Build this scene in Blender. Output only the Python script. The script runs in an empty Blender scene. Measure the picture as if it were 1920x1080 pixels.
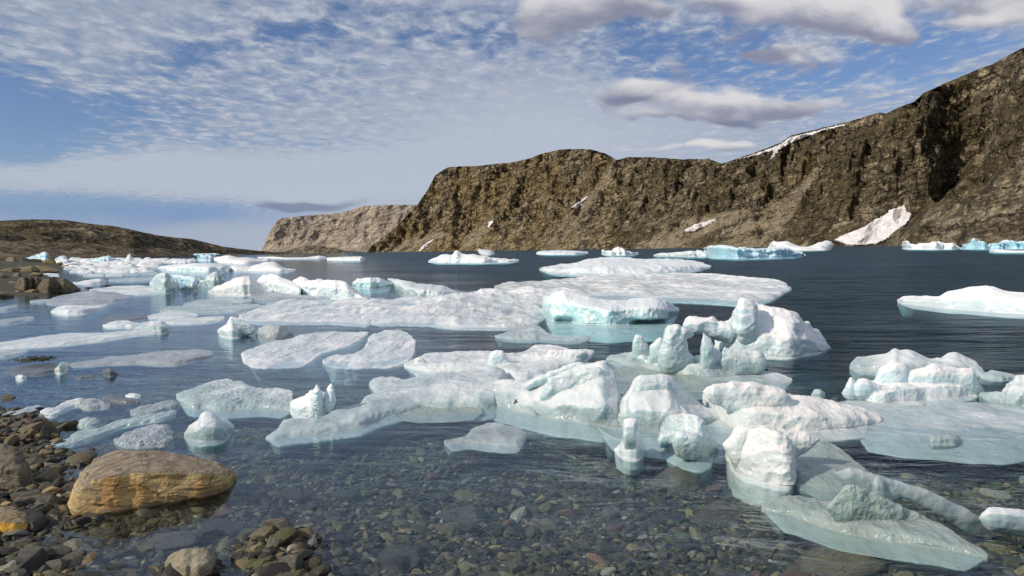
import bpy, bmesh, math, random
import numpy as np
from mathutils import Vector, Matrix
from mathutils.bvhtree import BVHTree

random.seed(7)
RNG = np.random.default_rng(11)
SC = bpy.context.scene
COL = SC.collection
R = math.radians

# ------------------------------------------------------------------ camera
F_PX = 1371.0            # focal length in pixels of a 1920 wide frame
CAM_H = 1.7
CAM = Vector((0.0, 0.0, CAM_H))
PITCH = math.atan(72.0 / F_PX)
ROLL = R(-0.86)
CAM_M = Matrix.Rotation(R(90) - PITCH, 3, 'X') @ Matrix.Rotation(ROLL, 3, 'Z')
CAM_NP = np.array(CAM_M)


def make_camera():
    cam = bpy.data.cameras.new('camera')
    cam.sensor_width = 36.0
    cam.lens = 36.0 * F_PX / 1920.0
    cam.clip_start = 0.05
    cam.clip_end = 60000.0
    o = bpy.data.objects.new('camera', cam)
    o.matrix_world = Matrix.Translation(CAM) @ CAM_M.to_4x4()
    COL.objects.link(o)
    SC.camera = o


def rays(px, py):
    """viewing directions of photograph points, scaled so that y == 1"""
    px = np.asarray(px, float)
    py = np.asarray(py, float)
    c = np.stack([(px - 960.0) / F_PX, (540.0 - py) / F_PX, -np.ones_like(px)], -1)
    w = c @ CAM_NP.T
    return w / w[..., 1:2]


def on_level(px, py, z=0.0):
    r = rays(px, py)
    k = (z - CAM_H) / np.minimum(r[..., 2], -1e-4)
    return np.array([0, 0, CAM_H]) + r * k[..., None]


def at_depth(px, py, d):
    r = rays(px, py)
    return np.array([0, 0, CAM_H]) + r * np.asarray(d, float)[..., None]


def to_px(P):
    q = (np.asarray(P) - np.array([0, 0, CAM_H])) @ CAM_NP
    return 960 + F_PX * q[..., 0] / -q[..., 2], 540 - F_PX * q[..., 1] / -q[..., 2]


# ------------------------------------------------------------------- noise
_perm = np.random.default_rng(3).permutation(256)
_perm = np.concatenate([_perm, _perm, _perm])
_grad = np.random.default_rng(4).normal(size=(256, 3))
_grad /= np.linalg.norm(_grad, axis=1)[:, None]


def perlin(p):
    p = np.asarray(p, float)
    i = np.floor(p).astype(int)
    f = p - i
    i &= 255
    u = f * f * f * (f * (f * 6 - 15) + 10)
    out = 0
    for dx in (0, 1):
        wx = u[:, 0] if dx else 1 - u[:, 0]
        for dy in (0, 1):
            wy = u[:, 1] if dy else 1 - u[:, 1]
            for dz in (0, 1):
                wz = u[:, 2] if dz else 1 - u[:, 2]
                h = _perm[_perm[_perm[(i[:, 0] + dx) & 255] + ((i[:, 1] + dy) & 255)] + ((i[:, 2] + dz) & 255)]
                g = _grad[h]
                out = out + wx * wy * wz * (g[:, 0] * (f[:, 0] - dx) + g[:, 1] * (f[:, 1] - dy) + g[:, 2] * (f[:, 2] - dz))
    return out * 1.6


def fbm(p, octaves=4, gain=0.5, lac=2.03):
    a, s, k = 0, 1.0, 1.0
    for o in range(octaves):
        a = a + s * perlin(p * k + 17.3 * o)
        s *= gain
        k *= lac
    return a


def ridged(p, octaves=4, gain=0.5, lac=2.03):
    a, s, k = 0, 1.0, 1.0
    for o in range(octaves):
        a = a + s * (1 - 2 * np.abs(perlin(p * k + 31.7 * o)))
        s *= gain
        k *= lac
    return a


def noise1(x, seed=0.0):
    x = np.asarray(x, float)
    return perlin(np.stack([x, np.full_like(x, seed * 3.17 + 0.37), np.full_like(x, seed * 1.71 + 0.61)], -1))


# --------------------------------------------------------- object plumbing
def tag(o, label=None, cat=None, group=None, kind=None):
    if label: o['label'] = label
    if cat: o['category'] = cat
    if group: o['group'] = group
    if kind: o['kind'] = kind
    return o


def mesh_from(name, V, Fc, smooth=True):
    me = bpy.data.meshes.new(name)
    V = np.asarray(V, np.float32)
    if isinstance(Fc, np.ndarray):
        k = Fc.shape[1]
        me.vertices.add(len(V))
        me.vertices.foreach_set('co', V.ravel())
        me.loops.add(Fc.size)
        me.loops.foreach_set('vertex_index', Fc.astype(np.int32).ravel())
        me.polygons.add(len(Fc))
        me.polygons.foreach_set('loop_start', np.arange(0, Fc.size, k, dtype=np.int32))
        me.update(calc_edges=True)
    else:
        me.from_pydata(V.tolist(), [], Fc)
        me.update()
    me.polygons.foreach_set('use_smooth', np.full(len(me.polygons), bool(smooth)))
    return me


def link(name, me, mat, parent=None):
    o = bpy.data.objects.new(name, me)
    if mat: 
        if not me.materials: me.materials.append(mat)
    COL.objects.link(o)
    if parent: o.parent = parent
    return o


def grid_faces(nu, nv, off=0):
    i = np.arange(nu - 1)[:, None] * nv + np.arange(nv - 1)[None, :] + off
    return np.stack([i, i + nv, i + nv + 1, i + 1], -1).reshape(-1, 4)


def coords(me):
    a = np.empty(len(me.vertices) * 3, np.float32)
    me.vertices.foreach_get('co', a)
    return a.reshape(-1, 3).astype(float)


def normals(me):
    a = np.empty(len(me.vertices) * 3, np.float32)
    me.vertex_normals.foreach_get('vector', a)
    return a.reshape(-1, 3).astype(float)


# ------------------------------------------------------------ shader nodes
class NT:
    """a small helper that writes node trees as expressions"""
    def __init__(self, tree):
        self.t = tree
        tree.nodes.clear()

    def n(self, kind, ins=None, out=0, **props):
        nd = self.t.nodes.new(kind)
        for k, v in props.items():
            setattr(nd, k, v)
        for k, v in (ins or {}).items():
            s = nd.inputs[k]
            if isinstance(v, bpy.types.NodeSocket):
                self.t.links.new(v, s)
            elif v is not None:
                s.default_value = v
        return nd.outputs[out] if out is not None else nd

    def m(self, op, a, b=None, c=None, clamp=False):
        nd = self.t.nodes.new('ShaderNodeMath')
        nd.operation = op
        nd.use_clamp = clamp
        for i, v in enumerate((a, b, c)):
            if v is None: continue
            if isinstance(v, bpy.types.NodeSocket): self.t.links.new(v, nd.inputs[i])
            else: nd.inputs[i].default_value = v
        return nd.outputs[0]

    def add(self, a, b): return self.m('ADD', a, b)
    def sub(self, a, b): return self.m('SUBTRACT', a, b)
    def mul(self, a, b): return self.m('MULTIPLY', a, b)

    def step(self, x, lo, hi, to0=0.0, to1=1.0):
        nd = self.t.nodes.new('ShaderNodeMapRange')
        nd.interpolation_type = 'SMOOTHSTEP'
        for k, v in zip(('Value', 'From Min', 'From Max', 'To Min', 'To Max'), (x, lo, hi, to0, to1)):
            if isinstance(v, bpy.types.NodeSocket): self.t.links.new(v, nd.inputs[k])
            else: nd.inputs[k].default_value = v
        return nd.outputs[0]

    def mix(self, f, a, b, blend='MIX'):
        nd = self.t.nodes.new('ShaderNodeMix')
        nd.data_type = 'RGBA'
        nd.blend_type = blend
        nd.clamp_factor = True
        for s, v in ((nd.inputs[0], f), (nd.inputs[6], a), (nd.inputs[7], b)):
            if isinstance(v, bpy.types.NodeSocket): self.t.links.new(v, s)
            elif isinstance(v, (int, float)): s.default_value = v
            else: s.default_value = (*v, 1.0)
        return nd.outputs[2]

    def noise(self, vec, scale, detail=4.0, rough=0.5, dist=0.0, out=0, dims='3D'):
        return self.n('ShaderNodeTexNoise', {'Vector': vec, 'Scale': scale, 'Detail': detail, 'Roughness': rough, 'Distortion': dist}, out, noise_dimensions=dims)

    def xyz(self, v):
        nd = self.n('ShaderNodeSeparateXYZ', {0: v}, None)
        return nd.outputs[0], nd.outputs[1], nd.outputs[2]

    def vec(self, x, y, z):
        return self.n('ShaderNodeCombineXYZ', {0: x, 1: y, 2: z})

    def scale(self, v, s):
        return self.n('ShaderNodeVectorMath', {0: v, 1: s}, 0, operation='MULTIPLY')

    def bump(self, h, strength, dist, normal=None):
        return self.n('ShaderNodeBump', {'Height': h, 'Strength': strength, 'Distance': dist, 'Normal': normal})

    def out(self, surf=None, vol=None):
        o = self.n('ShaderNodeOutputMaterial', None, None)
        if surf is not None: self.t.links.new(surf, o.inputs[0])
        if vol is not None: self.t.links.new(vol, o.inputs[1])


def material(name):
    m = bpy.data.materials.new(name)
    m.use_nodes = True
    return m, NT(m.node_tree)
# ------------------------------------------------------------ light and sky
SUN_DIR = Vector((-0.78, -0.36, 0.57)).normalized()      # towards the sun


def make_light():
    el = math.asin(SUN_DIR.z)
    az = math.atan2(SUN_DIR.x, SUN_DIR.y)
    su = bpy.data.lights.new('sun', 'SUN')
    su.energy = 3.7
    su.angle = R(0.5)
    su.color = (1.0, 0.915, 0.79)
    so = bpy.data.objects.new('sun', su)
    so.rotation_euler = SUN_DIR.to_track_quat('Z', 'Y').to_euler()
    so.location = (-40, -20, 60)
    COL.objects.link(so)

    w = bpy.data.worlds.new('World')
    SC.world = w
    w.use_nodes = True
    T = NT(w.node_tree)
    sky = T.n('ShaderNodeTexSky', sky_type='NISHITA', sun_disc=False, sun_elevation=el, sun_rotation=az,
              altitude=0.0, air_density=1.0, dust_density=0.0, ozone_density=2.5)
    d = T.n('ShaderNodeTexCoord', None, 0)
    x, y, z = T.xyz(d)
    zc = T.m('MAXIMUM', z, 0.012)
    # tangent plane ahead (bearing / height) for the large cloud banks
    ya = T.m('MAXIMUM', y, 0.05)
    U = T.m('DIVIDE', x, ya)
    W = T.m('DIVIDE', zc, ya)
    ahead = T.step(y, 0.05, 0.4)
    # a flat layer high overhead for the fine rippled cloud
    k = T.m('DIVIDE', 1.0, T.add(zc, 0.03))
    layer = T.vec(T.mul(x, k), T.mul(y, k), 0.0)
    sheet = T.vec(T.mul(U, 1.0), T.mul(W, 1.0), 0.0)

    warp = T.noise(T.scale(sheet, (5.0, 9.0, 1)), 1.0, 3, 0.55, 0.0, 1)
    wx, wy, wz = T.xyz(warp)
    Uw = T.add(U, T.mul(T.sub(wx, 0.5), 0.16))
    Ww = T.add(W, T.mul(T.sub(wy, 0.5), 0.07))

    def blob(px, py, rx, ry, tilt=0.0, warped=True, soft=1.0):
        u0, w0 = (px - 960) / F_PX, (468 - py) / F_PX
        a, b = (Uw, Ww) if warped else (U, W)
        du, dw = T.sub(a, u0), T.sub(b, w0)
        if tilt:
            dw = T.sub(dw, T.mul(du, tilt))
        q = T.add(T.m('POWER', T.mul(du, F_PX / rx), 2.0), T.m('POWER', T.mul(dw, F_PX / ry), 2.0))
        return T.m('EXPONENT', T.mul(q, -soft))

    def total(lst):
        s = lst[0]
        for b in lst[1:]: s = T.add(s, b)
        return s

    # --- the veil: cover falls where the blue shows through
    holes = total([T.mul(blob(*h[:4], tilt=h[4], warped=h[3] > 25), h[5]) for h in (
        (15, 175, 130, 62, -0.25, .75), (130, 215, 150, 45, -0.25, .42), (20, 262, 190, 36, -0.1, .6), (-60, 215, 120, 80, 0, .5),
        (300, 205, 120, 40, -0.2, .36), (370, 100, 60, 34, 0, .40),
        (560, 62, 120, 30, 0.05, .42), (800, 70, 50, 30, 0, .34), (930, 85, 70, 45, 0, .40),
        (600, 268, 210, 20, -0.03, .34), (100, 368, 400, 24, -0.05, .85), (300, 398, 300, 26, 0, .34),
        (1200, 100, 110, 45, 0, .36), (1330, 150, 120, 45, 0, .40), (1560, 150, 140, 45, 0, .44), (1720, 120, 100, 45, 0, .4),
        (1180, 40, 60, 40, 0, .3), (1680, 70, 90, 30, 0, .35), (1390, 70, 90, 50, 0, .4), (1850, 110, 100, 30, 0, .4))])
    veil_big = T.noise(T.scale(sheet, (2.2, 7.0, 1)), 1.0, 4, 0.55)
    ripple = T.noise(T.scale(layer, (2.3, 1.5, 1)), 3.4, 5, 0.62, 0.5)
    fine = T.noise(T.scale(layer, (1.3, 1.0, 1)), 9.0, 3, 0.6, 0.2)
    cover = T.add(T.add(0.75, T.mul(T.sub(veil_big, 0.5), 0.9)), T.mul(holes, -1.05))
    tex = T.add(T.mul(T.sub(ripple, 0.5), 1.7), T.mul(T.sub(fine, 0.5), 0.9))
    # the smooth bank low on the left has almost no ripple
    bank = T.add(blob(120, 305, 520, 40, -0.06), T.add(blob(720, 330, 420, 60, 0.0), blob(1000, 250, 300, 90)))
    cover = T.add(cover, T.mul(bank, 0.26))
    tex = T.mul(tex, T.m('SUBTRACT', 1.0, T.mul(bank, 0.55), clamp=True))
    tex = T.mul(tex, T.step(W, 0.02, 0.09))
    veil = T.step(T.add(cover, tex), 0.08, 0.86)
    veil = T.mul(veil, 0.88)
    low = T.step(W, 0.0, 0.11, 1.0, 0.0)
    veil_col = T.mix(low, (3.75, 4.2, 5.2), (4.3, 4.8, 5.8))
    veil_col = T.mix(T.step(U, -0.7, -0.25, 1.0, 0.0), veil_col, (3.5, 4.05, 5.0))
    veil_col = T.mix(T.mul(T.step(tex, -0.05, 0.35), 0.6), veil_col, (6.3, 6.5, 7.1))

    veil_col = T.mix(T.mul(T.m('MINIMUM', bank, 1.0), 0.6), veil_col, (5.6, 6.0, 6.8))
    # --- heaped clouds on the right: bright tops, slate bellies
    lump = T.noise(T.scale(sheet, (11.0, 22.0, 1)), 1.0, 9, 0.62, 0.35)
    heaps = []
    tops = []
    for (px, py, rx, ry, tl, wgt) in ((1040, 28, 80, 34, .2, .95), (1105, 18, 70, 34, 0, .9), (1240, 27, 30, 15, 0, .9), (1020, 75, 50, 22, .1, .45),
                                      (1185, 5, 60, 20, 0, .6), (1370, 5, 60, 18, 0, .7),
                                      (1500, 30, 95, 34, -.1, 1.1), (1590, 55, 90, 30, -.25, 1.15), (1665, 88, 48, 18, -.2, 1.0),
                                      (1440, 100, 46, 12, .12, .8), (1500, 126, 62, 20, -.1, .7), (1285, 124, 34, 24, 0, .55),
                                      (1390, 55, 40, 26, .3, .45), (1800, 22, 130, 26, 0, .8), (1830, 66, 70, 14, .1, .7), (1890, 50, 60, 24, 0, .6),
                                      (1165, 180, 70, 17, .03, .95), (1220, 165, 60, 14, 0, .6), (1300, 205, 80, 22, 0, .95), (1430, 203, 105, 21, 0, 1.1), (1520, 215, 50, 14, 0, .7),
                                      (1350, 234, 70, 12, -.02, .85), (1200, 222, 45, 11, -.2, .7),
                                      (1280, 288, 90, 9, 0, .75), (1370, 284, 60, 9, 0, .6), (1630, 185, 60, 24, -.1, .45)):
        b = T.mul(blob(px, py, rx * 1.15, ry * 1.2, tl), wgt)
        heaps.append(b)
        w0 = (468 - py) / F_PX
        tops.append(T.mul(b, T.mul(T.sub(W, w0), F_PX / ry)))
    H = total(heaps)
    Tn = T.m('DIVIDE', total(tops), T.m('MAXIMUM', H, 0.02))
    hd = T.add(H, T.mul(T.sub(lump, 0.5), 1.7))
    heap = T.step(hd, 0.28, 0.84)
    up = T.step(T.add(Tn, T.mul(T.sub(lump, 0.5), 2.6)), -0.9, 0.75)
    heap_col = T.mix(up, (2.5, 2.65, 3.6), (7.2, 7.1, 7.2))
    # dark slate lens over the far headland, dark shreds under the heaps
    lens = total([T.mul(blob(*b[:4], tilt=b[4]), b[5]) for b in ((575, 378, 95, 13, -.02, 1.1), (690, 372, 60, 9, 0, .45), (1170, 190, 62, 11, .05, .9),
                                                               (1370, 240, 85, 10, 0, .85), (1240, 230, 45, 8, -.25, .6), (720, 308, 50, 6, 0, .35), (60, 110, 200, 30, 0, .25))])
    lens = T.mul(T.step(T.add(lens, T.mul(T.sub(lump, 0.5), .5)), 0.35, 0.9), 0.8)

    base = T.mix(1.0, T.n('ShaderNodeHueSaturation', {'Saturation': 1.04, 'Value': 0.78, 'Color': sky}), (0.92, 0.93, 1.12), 'MULTIPLY')
    base = T.mix(T.step(W, 0.05, 0.13, 0.9, 0.0), base, (2.0, 3.15, 5.3))
    base = T.mix(T.step(W, 0.0, 0.05, 0.95, 0.0), base, (2.7, 3.9, 5.8))
    c = T.mix(veil, base, veil_col)
    c = T.mix(T.mul(T.mul(heap, 0.94), ahead), c, heap_col)
    c = T.mix(T.mul(lens, ahead), c, (1.9, 2.25, 3.4))
    bg = T.n('ShaderNodeBackground', {'Color': c, 'Strength': 0.1})
    o = T.n('ShaderNodeOutputWorld', None, None)
    w.node_tree.links.new(bg, o.inputs[0])
    w.cycles.sampling_method = 'MANUAL'
    w.cycles.sample_map_resolution = 512

    SC.view_settings.view_transform = 'Standard'
    SC.view_settings.look = 'None'
    SC.view_settings.exposure = 0.0
    SC.view_settings.gamma = 1.0
    SC.cycles.use_denoising = True
    SC.cycles.max_bounces = 8
    SC.cycles.transparent_max_bounces = 12
    SC.cycles.sample_clamp_indirect = 4.0
    SC.cycles.caustics_reflective = False
    SC.cycles.caustics_refractive = False
# ------------------------------------------------------------------- shore
SHORE_PX = [(760, 1230), (560, 1160), (300, 1125), (120, 1095), (60, 1050), (40, 1004), (105, 985), (124, 950), (112, 928), (62, 925), (112, 872),
            (95, 815), (60, 772), (-60, 765), (-220, 700), (-420, 640), (-420, 575), (-60, 556), (30, 556), (95, 552), (146, 541),
            (128, 524), (96, 512), (140, 500), (96, 491), (-100, 488), (-700, 490)]
_sp = [tuple(on_level(a, b)[:2]) for a, b in SHORE_PX]
_sp = [(9.0, 2.2), (3.0, 2.6)] + _sp + [(-260.0, 150.0), (-900.0, 150.0), (-900.0, -60.0), (60.0, -60.0), (60.0, 1.0)]
SHORE = np.array(_sp)


def shore_distance(xy):
    """signed distance to the shoreline, positive over water"""
    xy = np.asarray(xy, float)
    A = SHORE
    B = np.roll(SHORE, -1, 0)
    best = np.full(len(xy), 1e18)
    inside = np.zeros(len(xy), bool)
    for a, b in zip(A, B):
        e = b - a
        t = np.clip(((xy - a) @ e) / max(e @ e, 1e-12), 0, 1)
        d = xy - a - t[:, None] * e
        best = np.minimum(best, (d * d).sum(1))
        cross = ((a[1] > xy[:, 1]) != (b[1] > xy[:, 1]))
        with np.errstate(divide='ignore', invalid='ignore'):
            xi = (b[0] - a[0]) * (xy[:, 1] - a[1]) / (b[1] - a[1]) + a[0]
        inside ^= cross & (xy[:, 0] < xi)
    d = np.sqrt(best)
    return np.where(inside, -d, d)


_m = on_level([522, 350, 560], [1030, 1075, 1085])
MOUNDS = [(_m[0, 0], _m[0, 1] + .08, .30, .15), (_m[1, 0], _m[1, 1], .18, .05), (_m[2, 0], _m[2, 1], .25, .06)]


def ground_z(xy):
    xy = np.asarray(xy, float)
    s = shore_distance(xy)
    p3 = np.concatenate([xy, np.zeros((len(xy), 1))], 1)
    wet = -np.interp(s, [0, 0.25, 1.0, 2.5, 4.5, 7, 12, 25, 80, 400], [0.0, 0.055, 0.12, 0.20, 0.32, 0.52, 1.1, 3.0, 9.0, 30.0])
    dry = np.interp(-s, [0, 0.8, 3, 10, 40], [0.0, 0.05, 0.35, 1.0, 1.6])
    z = np.where(s > 0, wet, dry)
    amp = np.interp(np.abs(s), [0, 2, 10], [0.015, 0.04, 0.20])
    z = z + amp * fbm(p3 * 0.9, 3) + 0.012 * fbm(p3 * 5.0, 2)
    for (mx, my, mr, mh) in MOUNDS:
        z = z + mh * np.exp(-((xy[:, 0] - mx) ** 2 + (xy[:, 1] - my) ** 2) / (mr * mr))
    return z


def spaced(lo, hi, centre, first, growth):
    out = [centre]
    s = first
    while out[-1] < hi:
        out.append(out[-1] + s); s *= growth
    s = first
    while out[0] > lo:
        out.insert(0, out[0] - s); s *= growth
    return np.array(out)


def make_ground():
    xs = spaced(-9000, 9000, 0.0, 0.06, 1.035)
    ys = spaced(-400, 12000, 4.5, 0.05, 1.033)
    X, Y = np.meshgrid(xs, ys, indexing='ij')
    xy = np.stack([X.ravel(), Y.ravel()], -1)
    z = ground_z(xy)
    me = mesh_from('ground', np.column_stack([xy, z]), grid_faces(len(xs), len(ys)))
    m, T = material('shore_gravel')
    g = T.n('ShaderNodeNewGeometry', None, 0)
    wob = T.noise(g, 9.0, 3, 0.5, 0, 1)
    gp = T.n('ShaderNodeVectorMath', {0: g, 1: T.scale(wob, (0.06, 0.06, 0.06))}, 0, operation='ADD')
    gp = T.scale(gp, (1.0, 1.6, 1.0))
    v1 = T.n('ShaderNodeTexVoronoi', {'Vector': gp, 'Scale': 11.0}, None)
    v2 = T.n('ShaderNodeTexVoronoi', {'Vector': gp, 'Scale': 30.0}, None)
    r1, r2, r3 = T.xyz(v1.outputs['Color'])
    q1, q2, q3 = T.xyz(v2.outputs['Color'])
    big = T.noise(g, 0.9, 4, 0.6)
    c = T.mix(r1, (0.018, 0.017, 0.012), (0.085, 0.073, 0.042))
    c = T.mix(T.step(r2, 0.8, 0.95), c, (0.21, 0.165, 0.085))
    c2 = T.mix(q1, (0.018, 0.018, 0.013), (0.09, 0.078, 0.046))
    c = T.mix(T.step(q3, 0.45, 0.75), c, c2)
    c = T.mix(T.step(big, 0.42, 0.68), c, T.mix(1.0, c, (0.95, 1.05, 0.5), 'MULTIPLY'))
    h = T.add(T.mul(v1.outputs['Distance'], -1.0), T.mul(v2.outputs['Distance'], -0.4))
    b = T.bump(h, 0.9, 0.05)
    s = T.n('ShaderNodeBsdfPrincipled', {'Base Color': c, 'Roughness': 0.75, 'Normal': b})
    T.out(s)
    tag(link('ground', me, m), kind='structure')


# ------------------------------------------------------------------- water
def make_water():
    bm = bmesh.new()
    bmesh.ops.create_cube(bm, size=1.0)
    for v in bm.verts:
        v.co = Vector((v.co.x * 16000, v.co.y * 12000 + 5900, 0.0 if v.co.z > 0 else -60.0))
    me = bpy.data.meshes.new('water')
    bm.to_mesh(me); bm.free()
    m, T = material('sea_water')
    g = T.n('ShaderNodeNewGeometry', None, 0)
    px, py, pz = T.xyz(g)
    flat = T.vec(px, py, 0.0)
    # breeze: calm in the lee of the shore and among the floes, ruffled over the open inlet
    gust = T.noise(T.scale(flat, (0.055, 0.11, 1)), 1.0, 3, 0.5)
    open_ = T.step(T.add(T.add(T.mul(px, 0.12), T.mul(py, 0.028)), T.mul(T.sub(gust, 0.5), 1.6)), -0.1, 1.9)
    amp = T.add(0.16, T.mul(open_, 0.84))
    rip = T.n('ShaderNodeVectorRotate', {'Vector': flat, 'Angle': R(8)}, rotation_type='Z_AXIS')
    n1 = T.noise(T.scale(rip, (1.3, 2.8, 1)), 1.0, 4, 0.6, 0.6)
    n2 = T.noise(T.scale(rip, (6.0, 10.0, 1)), 1.0, 3, 0.6, 0.4)
    n3 = T.noise(T.scale(rip, (0.22, 0.75, 1)), 1.0, 3, 0.55, 0.3)
    h = T.add(T.add(T.mul(n1, 0.085), T.mul(n2, 0.016)), T.mul(n3, 0.22))
    h = T.mul(h, T.add(T.mul(amp, 0.8), T.mul(open_, 3.0)))
    nb = T.bump(h, 1.0, 1.0)
    # wave facets smaller than can be told apart from afar still tip the surface
    c1 = T.noise(T.scale(rip, (0.9, 2.2, 1)), 1.0, 3, 0.6, 0.3, 1)
    c2 = T.noise(T.scale(rip, (4.0, 6.5, 1)), 1.0, 2, 0.6, 0.0, 1)
    ax, ay, az = T.xyz(c1)
    bx, by, bz = T.xyz(c2)
    c3 = T.noise(T.scale(rip, (9.0, 13.0, 1)), 1.0, 2, 0.6, 0.0, 1)
    ex, ey, ez = T.xyz(c3)
    def tilt_of(p, q, r):
        return T.add(T.mul(T.sub(p, 0.5), T.add(0.03, T.mul(open_, 1.8))), T.add(T.mul(T.sub(q, 0.5), T.add(0.05, T.mul(open_, 0.54))), T.mul(T.sub(r, 0.5), T.add(0.06, T.mul(open_, 0.2)))))
    c0 = T.noise(T.scale(rip, (0.10, 0.26, 1)), 1.0, 5, 0.72, 0.3, 1)
    ox, oy, oz = T.xyz(c0)
    tx = T.add(T.mul(tilt_of(ax, bx, ex), 0.7), T.mul(T.sub(ox, .5), T.mul(open_, .35)))
    ty = T.add(tilt_of(ay, by, ey), T.mul(T.sub(oy, .5), T.mul(open_, 1.3)))
    nb = T.n('ShaderNodeVectorMath', {0: T.n('ShaderNodeVectorMath', {0: nb, 1: T.vec(tx, ty, 0.0)}, 0, operation='ADD')}, 0, operation='NORMALIZE')
    # reflectance of a ruffled sheet: the slopes of the small waves soften the grazing mirror
    geo = T.n('ShaderNodeNewGeometry', None, None)
    ci = T.n('ShaderNodeVectorMath', {0: geo.outputs['Incoming'], 1: nb}, 1, operation='DOT_PRODUCT')
    ci = T.m('MAXIMUM', ci, 0.0)
    sig = T.add(0.003, T.mul(open_, 0.048))
    ce = T.m('MINIMUM', T.m('SQRT', T.add(T.mul(ci, ci), sig)), 1.0)
    fr = T.add(0.02, T.mul(0.98, T.m('POWER', T.sub(1.0, ce), 5.0)))
    rg = T.add(0.05, T.mul(open_, 0.22))
    gl = T.n('ShaderNodeBsdfGlossy', {'Color': (0.80, 0.90, 1.0, 1), 'Roughness': rg, 'Normal': nb}, 0)
    tr = T.n('ShaderNodeBsdfTransparent', {'Color': (0.93, 0.97, 0.97, 1)})
    mx = T.n('ShaderNodeMixShader', {0: fr, 1: tr, 2: gl})
    va = T.n('ShaderNodeVolumeAbsorption', {'Color': (0.10, 0.72, 0.76, 1), 'Density': 0.36})
    vs = T.n('ShaderNodeVolumeScatter', {'Color': (0.06, 0.60, 0.62, 1), 'Density': 0.006})
    T.out(mx, T.n('ShaderNodeAddShader', {0: va, 1: vs}))
    tag(link('water', me, m), kind='structure')


# ------------------------------------------------------------- cliffs/hills
def rock_material(name, warm, dark, pale, scree, unit=1.0, harsh=1.0):
    m, T = material(name)
    g = T.n('ShaderNodeNewGeometry', None, None)
    P = T.scale(g.outputs['Position'], (unit, unit, unit))
    zone = T.n('ShaderNodeAttribute', None, 0, attribute_name='zone')
    zs, zo, zd = T.xyz(zone)              # scree, ochre, dark heath
    n_big = T.noise(P, 0.012, 5, 0.6)
    n_mid = T.noise(P, 0.06, 6, 0.65)
    n_fin = T.noise(P, 0.35, 5, 0.7)
    tilt = T.n('ShaderNodeVectorRotate', {'Vector': P, 'Axis': (0.2, 1, 0.1), 'Angle': R(16)}, rotation_type='AXIS_ANGLE')
    bed = T.noise(T.scale(tilt, (0.012, 0.012, 0.11)), 1.0, 6, 0.7, 0.6)
    blk = T.n('ShaderNodeTexVoronoi', {'Vector': T.scale(tilt, (0.05, 0.05, 0.13)), 'Scale': 1.0}, None)
    blk2 = T.n('ShaderNodeTexVoronoi', {'Vector': T.scale(tilt, (0.16, 0.16, 0.38)), 'Scale': 1.0}, None)
    k1, k2, k3 = T.xyz(blk.outputs['Color'])
    j1, j2, j3 = T.xyz(blk2.outputs['Color'])
    warm = T.mix(zo, tuple(k * q for k, q in zip(warm, (0.80, 0.90, 1.12))), warm)
    c = T.mix(T.step(T.add(n_mid, T.mul(T.sub(n_big, .5), .8)), 0.40, 0.60), dark, warm)
    c = T.mix(T.mul(k1, 0.55), c, dark)
    c = T.mix(T.mul(T.step(j1, .55, 1.0), 0.55), c, pale)
    c = T.mix(T.mul(T.step(bed, 0.50, 0.60), 0.7), c, pale)
    c = T.mix(T.mul(T.step(bed, 0.44, 0.38), 0.6), c, tuple(k * 0.5 for k in dark))
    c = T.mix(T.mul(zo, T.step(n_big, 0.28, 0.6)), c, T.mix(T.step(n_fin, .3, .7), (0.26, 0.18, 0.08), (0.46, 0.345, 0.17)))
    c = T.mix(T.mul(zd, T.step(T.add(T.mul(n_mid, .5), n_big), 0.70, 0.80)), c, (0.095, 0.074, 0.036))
    sp = T.n('ShaderNodeTexVoronoi', {'Vector': P, 'Scale': 0.33}, None)
    s1, s2, s3 = T.xyz(sp.outputs['Color'])
    c = T.mix(T.mul(T.step(s2, 0.9, 0.99), 0.55), c, pale)
    c = T.mix(T.mul(T.step(n_fin, 0.50, 0.36), 0.8), c, tuple(k * 0.5 for k in dark))
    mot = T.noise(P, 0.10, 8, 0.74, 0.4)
    c = T.mix(0.85 * harsh, c, T.mix(1.0, c, T.mix(T.step(mot, 0.36, 0.60), (0.48, 0.48, 0.50), (1.65, 1.62, 1.52)), 'MULTIPLY'))  # mottled rock tone, also standing in for lit and shaded facets
    c = T.mix(T.step(T.add(zs, T.mul(T.sub(n_fin, .5), 0.6)), 0.22, 0.5), c, T.mix(T.step(n_mid, .3, .7), scree, tuple(k * 0.66 for k in scree)))
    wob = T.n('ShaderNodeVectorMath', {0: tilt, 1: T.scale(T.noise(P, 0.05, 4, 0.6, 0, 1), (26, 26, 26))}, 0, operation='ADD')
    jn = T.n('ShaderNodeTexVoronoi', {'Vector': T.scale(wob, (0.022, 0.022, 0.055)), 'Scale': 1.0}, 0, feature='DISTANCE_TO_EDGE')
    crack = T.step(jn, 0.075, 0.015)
    c = T.mix(T.mul(crack, T.mul(T.m('SUBTRACT', 1.0, T.mul(zs, 1.8), clamp=True), 0.55 * harsh)), c, tuple(k * 0.30 for k in dark))  # shade inside the cracks painted into the rock colour as dark lines
    h = T.add(T.add(T.mul(n_fin, 5.0), T.mul(bed, 12.0)), T.add(T.mul(n_mid, 10.0), T.mul(crack, -6.0)))
    h = T.add(h, T.add(T.mul(blk.outputs['Distance'], 6.0), T.mul(blk2.outputs['Distance'], 2.6)))
    b = T.bump(h, 1.0, 1.0)
    s = T.n('ShaderNodeBsdfPrincipled', {'Base Color': c, 'Roughness': 0.92, 'Specular IOR Level': 0.15, 'Normal': b})
    T.out(s)
    return m


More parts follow.
